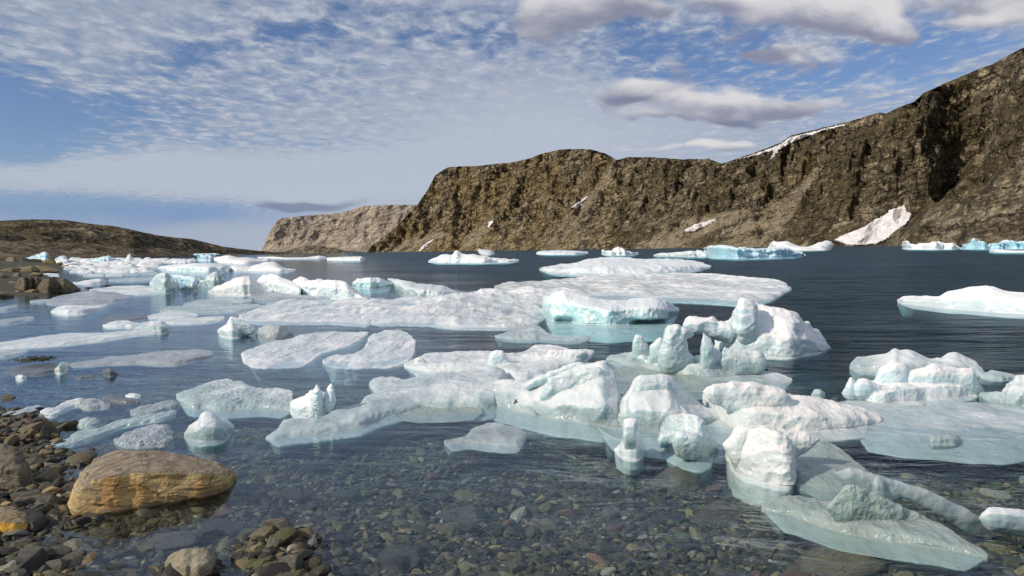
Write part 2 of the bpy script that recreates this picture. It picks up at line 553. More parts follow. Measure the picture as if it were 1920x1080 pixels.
def seg_dist(px, py, pts, widths):
    """soft 0..1 mask around a polyline drawn over the photograph's rock face"""
    best = np.zeros_like(px)
    for (a, b, w0, w1) in zip(pts[:-1], pts[1:], widths[:-1], widths[1:]):
        a = np.array(a, float); e = np.array(b, float) - a
        t = np.clip(((px - a[0]) * e[0] + (py - a[1]) * e[1]) / (e @ e), 0, 1)
        d = np.hypot(px - a[0] - t * e[0], py - a[1] - t * e[1])
        w = w0 + (w1 - w0) * t
        best = np.maximum(best, np.clip(1.35 - d / w, 0, 1))
    return best


def rock_wall(name, sky_px, dist, depth, prof, mat, step_px=2.0, rows=200, amps=(22, 9, 3.2), jag=1.0, seed=0.0, zones=None, plateau=500.0, recess=None):
    """a rock face from the waterline up to its skyline, with a plateau behind it"""
    k = np.array(sky_px, float)
    n = int((k[-1, 0] - k[0, 0]) / step_px) + 1
    px = np.linspace(k[0, 0], k[-1, 0], n)
    py = np.interp(px, k[:, 0], k[:, 1])
    py = py + jag * (noise1(px / 23.0, seed) * 1.3 + noise1(px / 7.0, seed + 2) * 0.9)
    d = np.array(dist, float)
    D0 = np.interp(px, d[:, 0], d[:, 1])
    rt = rays(px, py)
    hz = rays(px, np.interp(px, [-400, 2400], [488.4, 446.4]))
    dep = np.interp(px, [p for p, _ in depth], [q for _, q in depth])
    D1 = D0 + dep
    topz = CAM_H + rt[:, 2] * D1
    t = np.linspace(0, 1, rows)
    pf = np.array(prof, float)
    ht = np.interp(t, pf[:, 0], pf[:, 1])
    zt = np.interp(t, pf[:, 0], pf[:, 2])
    D = D0[:, None] + dep[:, None] * ht[None]
    dirx = hz[:, None, 0] + (rt[:, None, 0] - hz[:, None, 0]) * t[None, :]
    X = dirx * D
    Y = D
    Z = -4.0 + (topz[:, None] + 4.0) * zt[None]
    P = np.stack([X, Y, Z], -1)
    H = np.maximum(topz, 5.0)[:, None]
    env = np.clip(t / 0.08, 0, 1) * np.clip((1 - t) / 0.10, 0, 1)
    q = P.reshape(-1, 3)
    sc = amps[3] if len(amps) > 3 else 1.0
    gul = fbm(q * np.array([1 / 130., 1 / 130., 1 / 420.]) / sc + seed, 3).reshape(n, rows)
    mid = ridged(q * np.array([1 / 55., 1 / 55., 1 / 80.]) / sc + seed, 5, 0.55).reshape(n, rows)
    tz = q[:, 2] + 0.28 * q[:, 0]
    mid = mid + 0.9 * fbm(q * np.array([1 / 62., 1 / 62., 1 / 210.]) / sc + seed + 40, 3).reshape(n, rows)
    lay = ridged(np.stack([q[:, 0] / 90., q[:, 1] / 90., tz / 13.], -1) / sc + seed, 4, 0.55).reshape(n, rows)
    sa = q[:, 0] * 0.72 - q[:, 1] * 0.69
    w1 = tz / 21. / sc + 0.9 * fbm(q / 120. / sc + seed + 11, 2)
    w2 = sa / 34. / sc + 0.8 * fbm(q / 90. / sc + seed + 23, 2) + tz / 160.
    saw = lambda w: np.minimum((w - np.floor(w)) / 0.78, (1 - (w - np.floor(w))) / 0.22) - 0.5
    led = (0.9 * saw(w1) * (0.6 + 0.8 * noise1(np.floor(w1) * 1.7, 3)) + 0.6 * saw(w2) * (0.7 + 0.8 * noise1(np.floor(w2) * 2.3, 7))).reshape(n, rows)
    lay = lay + 1.5 * led
    talus = np.interp(zt, [0, 0.18, 0.4], [0.25, 0.45, 1.0])[None]
    disp = (amps[0] * gul + amps[1] * (mid - 0.3) * talus + amps[2] * lay * talus) * env[None]
    PX, PY = to_px(P)
    if recess is not None:
        disp = disp + recess(PX, PY) * env[None]
    nrm = np.stack([-dirx * 0.75, np.full_like(dirx, -0.8), np.full_like(dirx, 0.45)], -1)
    nrm /= np.linalg.norm(nrm, axis=-1)[..., None]
    P = P + nrm * disp[..., None]
    P[..., 2] = np.minimum(P[..., 2], CAM_H + rt[:, None, 2] * P[..., 1])
    # plateau rows behind the skyline
    back = []
    for j, (bd, dz) in enumerate(((0.05, -0.02), (0.25, -0.05), (1.0, -0.12))):
        Dk = D1 + plateau * bd
        zz = np.where(topz > 3, topz + dz * topz * 0.6, topz)
        zz = np.minimum(zz, CAM_H + (rt[:, 2] * Dk) - 0.5)
        back.append(np.stack([rt[:, 0] * Dk, Dk, zz], -1))
    back.append(back[-1] * np.array([1, 1, 0]) + np.array([0, 10, -6]))
    P = np.concatenate([P, np.stack(back, 1)], 1)
    nv = P.shape[1]
    me = mesh_from(name, P.reshape(-1, 3), grid_faces(n, nv)[:, ::-1])
    PX, PY = to_px(P)
    a = me.attributes.new('zone', 'FLOAT_COLOR', 'POINT')
    zc = np.zeros((n * nv, 4), np.float32)
    zc[:, 3] = 1
    if zones:
        for i, f in enumerate(zones):
            if f is not None:
                zc[:, i] = np.clip(f(PX.ravel(), PY.ravel()), 0, 1)
    a.data.foreach_set('color', zc.ravel())
    o = link(name, me, mat)
    tag(o, kind='structure')
    return o


CLIFF_SKY = [(668, 476), (690, 470), (697, 461), (737, 431), (783, 384), (803, 354), (817, 328), (840, 313), (893, 311), (957, 305), (993, 297),
             (1023, 286), (1050, 281), (1080, 279), (1110, 280), (1133, 287), (1157, 300), (1180, 294), (1227, 295), (1280, 299), (1327, 297),
             (1354, 307), (1404, 290), (1463, 268), (1482, 254), (1552, 237), (1591, 228), (1649, 211), (1661, 213), (1692, 198),
             (1715, 190), (1731, 175), (1774, 155), (1824, 134), (1863, 119), (1902, 97), (1920, 89), (2040, 30), (2200, -40), (2420, -110)]
FAR_SKY = [(440, 476), (488, 474), (493, 465), (500, 447), (510, 427), (523, 410), (567, 405), (600, 402), (640, 399), (683, 386), (740, 384), (783, 384), (860, 390), (960, 420)]
HILL_SKY = [(-420, 405), (-200, 420), (0, 414), (63, 411), (117, 412), (160, 418), (213, 424), (240, 429), (300, 442), (327, 445), (360, 448), (417, 462), (455, 467), (493, 471), (540, 475)]
HEAD_SKY = [(500, 475), (535, 471), (552, 466), (572, 461), (593, 460), (620, 464), (645, 469), (690, 473.5)]


def make_cliffs():
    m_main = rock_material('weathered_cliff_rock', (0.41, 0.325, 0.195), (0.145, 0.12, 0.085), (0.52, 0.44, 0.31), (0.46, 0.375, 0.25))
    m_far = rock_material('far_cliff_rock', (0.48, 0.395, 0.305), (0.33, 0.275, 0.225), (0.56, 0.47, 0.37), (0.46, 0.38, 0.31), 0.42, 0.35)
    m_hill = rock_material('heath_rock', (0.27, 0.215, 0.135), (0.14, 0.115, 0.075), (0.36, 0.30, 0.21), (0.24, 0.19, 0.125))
    prof = [(0, 0, 0), (0.10, 0.18, 0.10), (0.30, 0.46, 0.32), (0.5, 0.60, 0.56), (0.75, 0.74, 0.83), (0.92, 0.90, 0.96), (1, 1, 1)]

    def scree(px, py):
        w = noise1(py / 30, 5) * 4
        s = seg_dist(px + w, py, [(1157, 300), (1130, 345), (1092, 385), (1055, 435), (1035, 472)], [6, 8, 10, 9, 14])
        s = np.maximum(s, seg_dist(px + w, py, [(1400, 398), (1330, 418), (1270, 440), (1205, 466)], [6, 16, 22, 12]))
        s = np.maximum(s, seg_dist(px + w, py, [(1530, 320), (1500, 362), (1470, 395), (1410, 440), (1390, 466)], [7, 10, 20, 28, 26]))
        s = np.maximum(s, seg_dist(px + w, py, [(930, 405), (905, 430), (870, 455)], [6, 8, 10]) * .7)
        s = np.maximum(s, seg_dist(px + w, py, [(830, 440), (780, 455), (735, 470)], [6, 12, 12]))
        s = np.maximum(s, seg_dist(px, py, [(690, 476), (1000, 475), (1200, 470), (1500, 465)], [4, 4, 4, 4]) * .8)
        return s

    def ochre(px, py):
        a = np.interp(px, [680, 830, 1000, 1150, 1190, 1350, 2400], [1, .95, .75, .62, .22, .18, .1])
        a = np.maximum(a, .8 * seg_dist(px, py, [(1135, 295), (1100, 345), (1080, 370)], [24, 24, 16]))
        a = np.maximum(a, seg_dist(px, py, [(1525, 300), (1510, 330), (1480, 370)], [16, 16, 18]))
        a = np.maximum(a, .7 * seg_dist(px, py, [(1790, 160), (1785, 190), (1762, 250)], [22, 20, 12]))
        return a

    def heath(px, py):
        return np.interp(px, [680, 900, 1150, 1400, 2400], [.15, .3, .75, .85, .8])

    def recess(px, py):
        """gullies and a big chasm whose walls face away from the sun"""
        g = -12 * seg_dist(px, py, [(1160, 296), (1120, 355), (1060, 440)], [10, 10, 10])
        g += -9 * seg_dist(px, py, [(1520, 318), (1480, 380), (1430, 430)], [10, 12, 14])
        g += -55 * seg_dist(px, py, [(1850, 112), (1830, 200), (1815, 280), (1765, 350)], [46, 74, 60, 18])
        g += 16 * seg_dist(px, py, [(1752, 165), (1742, 230), (1700, 300)], [18, 18, 12])
        g += -12 * seg_dist(px, py, [(1630, 300), (1615, 370), (1600, 410)], [8, 9, 8])
        g += -12 * seg_dist(px, py, [(1700, 360), (1690, 392)], [10, 12])
        g += -12 * seg_dist(px, py, [(1440, 320), (1450, 360)], [8, 9])
        return g

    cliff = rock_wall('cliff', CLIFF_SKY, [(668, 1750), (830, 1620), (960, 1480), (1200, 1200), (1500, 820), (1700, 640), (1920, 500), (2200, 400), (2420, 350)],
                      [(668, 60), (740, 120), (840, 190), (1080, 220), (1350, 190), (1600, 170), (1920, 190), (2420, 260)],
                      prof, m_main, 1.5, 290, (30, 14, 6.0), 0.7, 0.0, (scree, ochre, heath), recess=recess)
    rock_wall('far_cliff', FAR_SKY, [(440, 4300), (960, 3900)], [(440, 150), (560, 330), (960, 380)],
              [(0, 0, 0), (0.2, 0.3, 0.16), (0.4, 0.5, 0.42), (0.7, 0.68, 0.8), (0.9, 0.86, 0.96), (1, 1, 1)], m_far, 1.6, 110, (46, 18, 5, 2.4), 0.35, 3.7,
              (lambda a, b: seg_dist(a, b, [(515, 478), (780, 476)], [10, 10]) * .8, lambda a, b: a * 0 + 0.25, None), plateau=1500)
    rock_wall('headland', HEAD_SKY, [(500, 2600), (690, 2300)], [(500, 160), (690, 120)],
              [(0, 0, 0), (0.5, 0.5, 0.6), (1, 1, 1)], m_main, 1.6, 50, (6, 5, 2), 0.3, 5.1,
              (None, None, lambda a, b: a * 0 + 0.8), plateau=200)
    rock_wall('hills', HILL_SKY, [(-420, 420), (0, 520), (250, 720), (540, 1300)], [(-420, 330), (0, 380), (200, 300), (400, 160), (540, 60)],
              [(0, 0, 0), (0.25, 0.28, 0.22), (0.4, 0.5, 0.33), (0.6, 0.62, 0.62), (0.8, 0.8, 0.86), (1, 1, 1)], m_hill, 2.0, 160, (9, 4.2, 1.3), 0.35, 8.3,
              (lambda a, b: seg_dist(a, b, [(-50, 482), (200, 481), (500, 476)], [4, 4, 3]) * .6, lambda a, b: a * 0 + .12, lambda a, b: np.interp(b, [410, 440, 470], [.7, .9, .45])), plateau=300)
    # the sea bed sheet lies far below these walls; their feet go under the water
    return cliff


SNOW = [
    ('small white wedge of old snow in the gully below the rounded summit', [(1071, 390), (1078, 382), (1098, 368), (1102, 370), (1091, 383), (1080, 393)]),
    ('tiny snow spot on the ochre bluff wall, alone above the slanting ledge', [(913, 425), (917, 416), (926, 412), (924, 420), (918, 428)]),
    ('thin slanting snow streak near the foot of the ochre bluff, close to the water', [(781, 471), (800, 456), (814, 447), (814, 451), (797, 464), (788, 471)]),
    ('narrow snow strip on the scree slope of the dark cliff above the far floes', [(1282, 432), (1300, 421), (1347, 408), (1332, 421), (1302, 435), (1288, 437)]),
    ('big pinkish fan of old snow reaching down the dark cliff to the water', [(1562, 451), (1580, 441), (1605, 431), (1622, 424), (1640, 411), (1655, 405), (1668, 394), (1682, 389), (1696, 383), (1700, 396), (1713, 403), (1706, 413),
                                                                              (1696, 424), (1680, 434), (1662, 450), (1645, 459), (1600, 461), (1585, 459)]),
    ('long white snow bank lying along the skyline of the dark cliff', [(1352, 308), (1404, 292.5), (1440, 279.5), (1463, 270.5), (1482, 257), (1552, 239.5), (1590, 231), (1584, 236), (1530, 251), (1490, 267), (1462, 283), (1449, 298), (1444, 299), (1452, 284), (1436, 287), (1410, 294)]),
]


def make_snow(cliff):
    m, T = material('old_snow')
    g = T.n('ShaderNodeNewGeometry', None, 0)
    n = T.noise(T.scale(g, (0.25, 0.25, 0.03)), 1.0, 5, 0.6)
    c = T.mix(T.step(n, 0.35, 0.7), (0.62, 0.58, 0.57), (0.80, 0.79, 0.80))
    s = T.n('ShaderNodeBsdfPrincipled', {'Base Color': c, 'Roughness': 0.9, 'Specular IOR Level': 0.1,
                                         'Normal': T.bump(n, 0.6, 1.0)})
    T.out(s)
    bvh = BVHTree.FromPolygons(coords(cliff.data).tolist(), [tuple(p.vertices) for p in cliff.data.polygons])
    for label, poly in SNOW:
        pl = np.array(poly, float)
        lo, hi = pl.min(0) - 1, pl.max(0) + 1
        st = 1.0 if (hi - lo).max() > 60 else 0.6
        gx = np.arange(lo[0], hi[0], st)
        gy = np.arange(lo[1], hi[1], st)
        X, Y = np.meshgrid(gx, gy, indexing='ij')
        pts = np.stack([X.ravel(), Y.ravel()], -1)
        jit = np.stack([noise1(pts[:, 1] / 3.0 + pts[:, 0] / 7.0, 1), noise1(pts[:, 0] / 3.0 - pts[:, 1] / 6.0, 2)], -1) * 1.9
        ins = np.zeros(len(pts), bool)
        dmin = np.full(len(pts), 1e9)
        for a, b in zip(pl, np.roll(pl, -1, 0)):
            q = pts + jit
            cr = (a[1] > q[:, 1]) != (b[1] > q[:, 1])
            with np.errstate(divide='ignore', invalid='ignore'):
                xi = (b[0] - a[0]) * (q[:, 1] - a[1]) / (b[1] - a[1]) + a[0]
            ins ^= cr & (q[:, 0] < xi)
            e = b - a
            t = np.clip(((q - a) @ e) / (e @ e), 0, 1)
            dmin = np.minimum(dmin, np.linalg.norm(q - a - t[:, None] * e, axis=1))
        top, bot, idx = [], [], -np.ones(len(pts), int)
        rr = rays(pts[:, 0], pts[:, 1])
        for i in np.nonzero(ins)[0]:
            v = Vector(rr[i]).normalized()
            hit = bvh.ray_cast(CAM, v)
            if hit[0] is None: continue
            idx[i] = len(top)
            h = np.array(hit[0])
            vv = np.array(v)
            th = min(dmin[i] * 1.2, 3.0) + 0.6
            top.append(h - vv * th + np.array([0, 0, 0.3]))
            bot.append(h + vv * 3.0 - np.array([0, 0, 1.0]))
        N = len(top)
        ny = len(gy)
        fs = []
        ed = {}
        ii = idx.reshape(len(gx), ny)
        for a in range(len(gx) - 1):
            for b in range(ny - 1):
                q = [ii[a, b], ii[a, b + 1], ii[a + 1, b + 1], ii[a + 1, b]]
                if min(q) < 0: continue
                dd = [np.linalg.norm(np.array(top[q[k]]) - np.array(top[q[k - 1]])) for k in range(4)]
                if max(dd) > 60: continue
                fs.append(q)
                fs.append([k + N for k in q[::-1]])
                for k in range(4):
                    e = (q[k], q[(k + 1) % 4])
                    if (e[1], e[0]) in ed: ed.pop((e[1], e[0]))
                    else: ed[e] = 1
        for (a, b) in ed:
            fs.append([b, a, a + N, b + N])
        V = np.array(top + bot)
        cen = V.mean(0)
        me = mesh_from('snow_patch', V - cen, fs)
        o = link('snow_patch', me, m)
        o.location = cen
        tag(o, label, 'snow patch', 'snow patches on the cliff')
# --------------------------------------------------------------- ice making
def ice_material(name, crust, flank, sss, rough=0.42, clear=0.0, dirt=0.0, veins=0.5, wetness=0.55):
    """sun-bleached granular crust on top, denser wet blue ice on the flanks"""
    m, T = material(name)
    g = T.n('ShaderNodeNewGeometry', None, None)
    P, N = g.outputs['Position'], g.outputs['Normal']
    nx, ny, nz = T.xyz(N)
    px, py, pz = T.xyz(P)
    loc = T.n('ShaderNodeTexCoord', None, 3)
    n1 = T.noise(loc, 1.7, 5, 0.6, 0.4)
    n2 = T.noise(loc, 9.0, 4, 0.6)
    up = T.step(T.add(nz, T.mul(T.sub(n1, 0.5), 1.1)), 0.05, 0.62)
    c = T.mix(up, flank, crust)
    c = T.mix(T.mul(T.step(n1, 0.55, 0.72), veins), c, tuple(0.5 * a + 0.5 * b for a, b in zip(crust, flank)))
    wet = T.step(T.add(T.mul(T.sub(T.noise(loc, 0.9, 4, 0.6, 0.5), 0.5), 1.6), T.mul(T.step(pz, 0.30, 0.0), 0.6)), 0.18, 0.62)
    c = T.mix(T.mul(wet, wetness), c, tuple(k * 0.74 for k in flank))
    if dirt:
        n3 = T.noise(loc, 3.1, 6, 0.7, 0.8)
        c = T.mix(T.mul(T.step(n3, 0.5, 0.72), dirt), c, (0.20, 0.19, 0.17))
    grain = T.noise(loc, 60.0, 2, 0.6)
    wl = T.n('ShaderNodeVectorMath', {0: loc, 1: T.scale(T.noise(loc, 4.0, 3, 0.6, 0, 1), (0.12, 0.12, 0.12))}, 0, operation='ADD')
    v1 = T.n('ShaderNodeTexVoronoi', {'Vector': T.scale(wl, (1, 1, 1.3)), 'Scale': 6.5}, 0)
    v2 = T.n('ShaderNodeTexVoronoi', {'Vector': wl, 'Scale': 17.0}, 0)
    pits = T.add(T.mul(T.mul(v1, v1), 0.10), T.mul(T.mul(v2, v2), 0.03))
    h = T.add(T.add(pits, T.mul(n2, 0.05)), T.add(T.mul(grain, 0.006), T.mul(n1, 0.10)))
    b = T.bump(h, 0.22, 1.0)
    s = T.n('ShaderNodeBsdfPrincipled', {'Base Color': c, 'Roughness': T.mix(up, (rough * .7,) * 3, (rough + .15,) * 3), 'IOR': 1.31, 'Coat Weight': T.mul(wet, 0.6), 'Coat Roughness': 0.12, 'Coat IOR': 1.31, 'Normal': b,
                                         'Subsurface Weight': sss, 'Subsurface Radius': (0.25, 0.55, 0.65, ), 'Subsurface Scale': 0.28})
    if clear:
        s2 = T.n('ShaderNodeBsdfTransparent', {'Color': (0.80, 0.88, 0.88, 1)})
        s = T.n('ShaderNodeMixShader', {0: T.mul(T.step(n1, 0.75, 0.35), clear), 1: s, 2: s2})
    T.out(s)
    return m


ICE = {}


def ice_materials():
    ICE['white'] = ice_material('white_ice', (0.88, 0.865, 0.845), (0.62, 0.74, 0.77), 0.4)
    ICE['bright'] = ice_material('bright_snow_ice', (0.84, 0.815, 0.78), (0.68, 0.74, 0.74), 0.3, 0.45)
    ICE['pale'] = ice_material('pale_wet_ice', (0.70, 0.735, 0.735), (0.46, 0.575, 0.585), 0.55, 0.25, wetness=0.9)
    ICE['blue'] = ice_material('blue_glacier_ice', (0.68, 0.80, 0.84), (0.36, 0.62, 0.72), 0.35, 0.25)
    ICE['teal'] = ice_material('turquoise_ice', (0.80, 0.83, 0.83), (0.45, 0.69, 0.71), 0.35, 0.28)
    ICE['grey'] = ice_material('grey_rotten_ice', (0.44, 0.47, 0.49), (0.36, 0.42, 0.45), 0.3, 0.25, 0.0, 0.5)
    ICE['dark'] = ice_material('dark_wet_ice', (0.21, 0.22, 0.23), (0.17, 0.19, 0.21), 0.2, 0.2, 0.25, 0.4)
    ICE['clear'] = ice_material('clear_ice', (0.60, 0.66, 0.67), (0.48, 0.57, 0.57), 0.3, 0.12, 0.42)
    ICE['green'] = ice_material('submerged_green_ice', (0.44, 0.50, 0.475), (0.32, 0.42, 0.39), 0.35, 0.16, 0.2)


def _interp(cols, n, rough, seed):
    c = np.array(cols, float)
    xs = np.linspace(c[0, 0], c[-1, 0], n)
    yt = np.interp(xs, c[:, 0], c[:, 1])
    yb = np.interp(xs, c[:, 0], c[:, 2])
    if n > 12:                                  # take the corners off the traced points
        k = np.array([1, 2, 1.]) / 4
        for arr, times in ((yt, 2), (yb, max(3, n // 14))):
            for _ in range(times):
                arr[1:-1] = np.convolve(arr, k, 'valid')
    h = np.maximum(yb - yt, 0.4)
    if n > 12:
        yb = yb + rough * np.minimum(0.03 * h, 1.8) * (noise1(xs / max(6, (xs[-1] - xs[0]) / 6), seed + 5) + (0.5 * noise1(xs / max(5, (xs[-1] - xs[0]) / 15), seed + 9) if rough > 1.5 else 0))
    yt = yt + rough * np.minimum(0.035 * h, 1.6) * noise1(xs / max(4, (xs[-1] - xs[0]) / 12), seed)
    return xs, yt, yb


def slab(cols, flat=0.6, lip=0.45, sub=3.0, footz=None, keel=None, back=0.35, maxd=None, over=0.0, rough=1.0, seed=0.0, caves=()):
    """floating ice: columns give the top edge and the waterline as seen from the shore; flat says how much of
    the height seen is ice lying away from the viewer and how much stands up"""
    n = int(np.clip((cols[-1][0] - cols[0][0]) / 2.0, 8, 160))
    xs, yt, yb = _interp(cols, n, rough, seed)
    F = on_level(xs, yb)
    dF = F[:, 1]
    rt = rays(xs, yt)
    dB = np.where(rt[:, 2] < -1e-3, (-CAM_H) / np.minimum(rt[:, 2], -1e-3), 1e6)
    wid = abs(F[-1, 0] - F[0, 0])
    md = wid * np.interp(flat, [0.4, 0.7], [0.9, 5.0]) if maxd is None else maxd
    # the plan depth swells from nothing at the two tips
    u = np.linspace(0, 1, n)
    tip = np.clip(np.minimum(u, 1 - u) / 0.10, 0.15, 1)
    run = np.minimum(np.maximum(dB - dF, 0.02), md) * flat
    dR = dF + run
    zR = CAM_H + rt[:, 2] * dR
    zR = np.maximum(zR, 0.002 * dF)
    fz = np.clip(0.40 * sub * dF / F_PX, 0.01, 0.6) if footz is None else np.full(n, footz)
    kz = np.clip(0.018 * dF, 0.06, 0.6) * 2 + 0.6 * zR if keel is None else np.full(n, keel)
    kz = kz * tip
    yl = yb + (yt - yb) * lip
    dL = dF + 0.09 * run - over * zR
    L = at_depth(xs, yl, dL)
    J = at_depth(xs, yb + (yt - yb) * lip * 0.34, dF + 0.03 * run)
    hollow = np.zeros(n)
    for xc, hw, dep in caves:
        hollow = np.maximum(hollow, dep * np.clip(1.25 - ((xs - xc) / hw) ** 2, 0, 1))
    F = F + rays(xs, yb) * hollow[:, None] * np.array([1, 1, 0])
    M1 = at_depth(xs, yl + (yt - yl) * 0.36, dF + run * 0.36)
    M2 = at_depth(xs, yl + (yt - yl) * 0.72, dF + run * 0.72)
    Rg = at_depth(xs, yt, dR)
    Rg[:, 2] = zR
    bk = np.maximum(back * zR, 0.04 * run + 0.01 * dF * 0.3) * (0.4 + 0.6 * tip)
    B1 = np.stack([rt[:, 0] * (dR + bk * 0.7), dR + bk * 0.7, zR * 0.55], -1)
    B2 = np.stack([rt[:, 0] * (dR + bk), dR + bk, zR * 0.0 - 0.005 * dF * 0.2], -1)
    ff = on_level(xs, yb + sub * tip, 0.0)
    ff = at_depth(xs, yb + sub * tip, (CAM_H + fz * tip) / np.maximum(-rays(xs, yb + sub * tip)[:, 2], 1e-3))
    K1 = np.stack([F[:, 0], np.maximum(dF + 0.15 * run, F[:, 1] + 0.02 * run), -kz - fz * tip], -1)
    K2 = np.stack([B2[:, 0], dR + bk * 0.6, -kz - fz * tip], -1)
    ring = np.stack([ff, F, J, L, M1, M2, Rg, B1, B2, K2, K1], 1)
    return ring


def blob(cols, by, th=0.7, dz=0.0, shift=0.0, rough=1.0, seed=0.0):
    """a rounded piece standing clear of the water: columns give its upper and lower outline"""
    n = int(np.clip((cols[-1][0] - cols[0][0]) / 1.6, 8, 120))
    xs, yt, yb = _interp(cols, n, rough * 0.3, seed)
    d0 = on_level(np.array([xs.mean()]), np.array([by]))[0, 1] + shift
    uu = np.linspace(0, 1, n)
    hw = (yb - yt) / 2 * np.sqrt(np.clip(np.minimum(uu, 1 - uu) / 0.12, 0.06, 1))
    s = d0 / F_PX
    w = (xs[-1] - xs[0]) / 2
    dep = np.minimum(hw * th, w * th * 1.5 + hw * 0.2) * s
    ym = (yt + yb) / 2
    rings = []
    for k in range(12):
        a = 2 * math.pi * k / 12
        rings.append(at_depth(xs, ym + hw * math.sin(a), np.full(n, d0) - dep * math.cos(a)))
    return np.stack(rings, 1)


def ring_mesh(ring):
    n, k, _ = ring.shape
    i = np.arange(n - 1)[:, None] * k
    j = np.arange(k)[None, :]
    f = np.stack([i + j, i + (j + 1) % k, i + k + (j + 1) % k, i + k + j], -1).reshape(-1, 4).tolist()
    V = ring.reshape(-1, 3)
    m0, m1 = ring[0].mean(0), ring[-1].mean(0)
    a, b = len(V), len(V) + 1
    V = np.concatenate([V, [m0, m1]])
    for q in range(k):
        f.append([(q + 1) % k, q, a])
        f.append([(n - 1) * k + q, (n - 1) * k + (q + 1) % k, b])
    return V, f


_ice_seed = [0]


def whole(me):
    """drop the crumbs a thin tip can shed"""
    n = len(me.vertices)
    if not n: return
    ed = np.empty(len(me.edges) * 2, np.int32)
    me.edges.foreach_get('vertices', ed)
    ed = ed.reshape(-1, 2)
    lab = np.arange(n)
    while True:
        m = np.minimum(lab[ed[:, 0]], lab[ed[:, 1]])
        new = lab.copy()
        np.minimum.at(new, ed[:, 0], m)
        np.minimum.at(new, ed[:, 1], m)
        new = new[new]
        if (new == lab).all(): break
        lab = new
    ids, cnt = np.unique(lab, return_counts=True)
    if len(ids) == 1: return
    bad = np.nonzero(lab != ids[cnt.argmax()])[0]
    bm = bmesh.new(); bm.from_mesh(me); bm.verts.ensure_lookup_table()
    bmesh.ops.delete(bm, geom=[bm.verts[int(i)] for i in bad], context='VERTS')
    bm.to_mesh(me); bm.free()


def remeshed(V, F, voxel, smooth_it, smooth_f=0.5):
    me = bpy.data.meshes.new('tmp')
    me.from_pydata(np.asarray(V).tolist(), [], F)
    bm = bmesh.new(); bm.from_mesh(me)
    bmesh.ops.recalc_face_normals(bm, faces=bm.faces)
    bm.to_mesh(me); bm.free()
    o = bpy.data.objects.new('tmp', me)
    COL.objects.link(o)
    md = o.modifiers.new('r', 'REMESH')
    md.mode = 'VOXEL'
    md.voxel_size = voxel
    if smooth_it:
        sm = o.modifiers.new('s', 'SMOOTH')
        sm.iterations = smooth_it
        sm.factor = smooth_f
    dg = bpy.context.evaluated_depsgraph_get()
    out = bpy.data.meshes.new_from_object(o.evaluated_get(dg))
    whole(out)
    bpy.data.objects.remove(o)
    bpy.data.meshes.remove(me)
    return out


def ice(name, label, parts, mat='white', cat=None, amp=1.0, group=None, fine=1.0, cell=None, smooth=2, scallop=1.0):
    _ice_seed[0] += 1
    seed = _ice_seed[0] * 7.31
    Vs, Fs, off = [], [], 0
    hpx = 4.0
    for i, p in enumerate(parts):
        kind, cols = p[0], p[1]
        opt = dict(p[2]) if len(p) > 2 else {}
        c = np.array(cols, float)
        hpx = max(hpx, (c[:, 2] - c[:, 1]).max())
        fn = {'slab': slab, 'blob': blob}[kind]
        V, F = ring_mesh(fn(cols, seed=seed + i, **opt))
        Vs.append(V); Fs += [[q + off for q in f] for f in F]; off += len(V)
    V = np.concatenate(Vs)
    lo, hi = V.min(0), V.max(0)
    cen = np.array([(lo[0] + hi[0]) / 2, (lo[1] + hi[1]) / 2, 0.0])
    d = np.median(V[:, 1])
    s = d / F_PX
    wpx = (hi[0] - lo[0]) / s
    sy = max(s, (hi[1] - lo[1]) / np.clip((hi[1] - lo[1]) / s, 12, 0.35 * wpx + 1.2 * hpx))
    S = np.array([s, sy, s])
    Q = (V - cen) / S
    Q[:, 2] = np.maximum(Q[:, 2], -max(0.6 * hpx, 12))
    vox = cell or float(np.clip(max(wpx / 230, hpx / 70), 0.8, 3.2))
    me = remeshed(Q, Fs, vox, smooth if len(parts) == 1 else max(smooth, int(np.clip(10.0 / vox, 3, 10))))
    q = coords(me)
    nr = normals(me)
    h = float(np.clip(hpx, 6, 90))
    a = amp * h
    up = q + seed
    disp = a * 0.085 * fbm(up / (0.95 * h), 2)
    disp += scallop * a * 0.040 * (ridged(up / (0.48 * h) + 9, 3, 0.36) - 0.2)
    disp += fine * np.clip(a, 6, 40) * 0.013 * ridged(up / np.clip(0.16 * h, 3.0, 9.0) + 3, 3, 0.55)
    calm = np.clip((q[:, 2] + 3) / 5, 0.35, 1)      # the washed part below the water is smoother
    q = q + nr * (disp * calm)[:, None]
    me.vertices.foreach_set('co', (q * S).astype(np.float32).ravel())
    me.name = name
    me.update()
    me.polygons.foreach_set('use_smooth', np.ones(len(me.polygons), bool))
    me.materials.clear()
    o = link(name, me, ICE[mat])
    o.location = cen
    return tag(o, label, cat or name.replace('_', ' '), group)
def S(cols, **k): return ('slab', cols, k)
def B(cols, by, **k): return ('blob', cols, dict(by=by, **k))


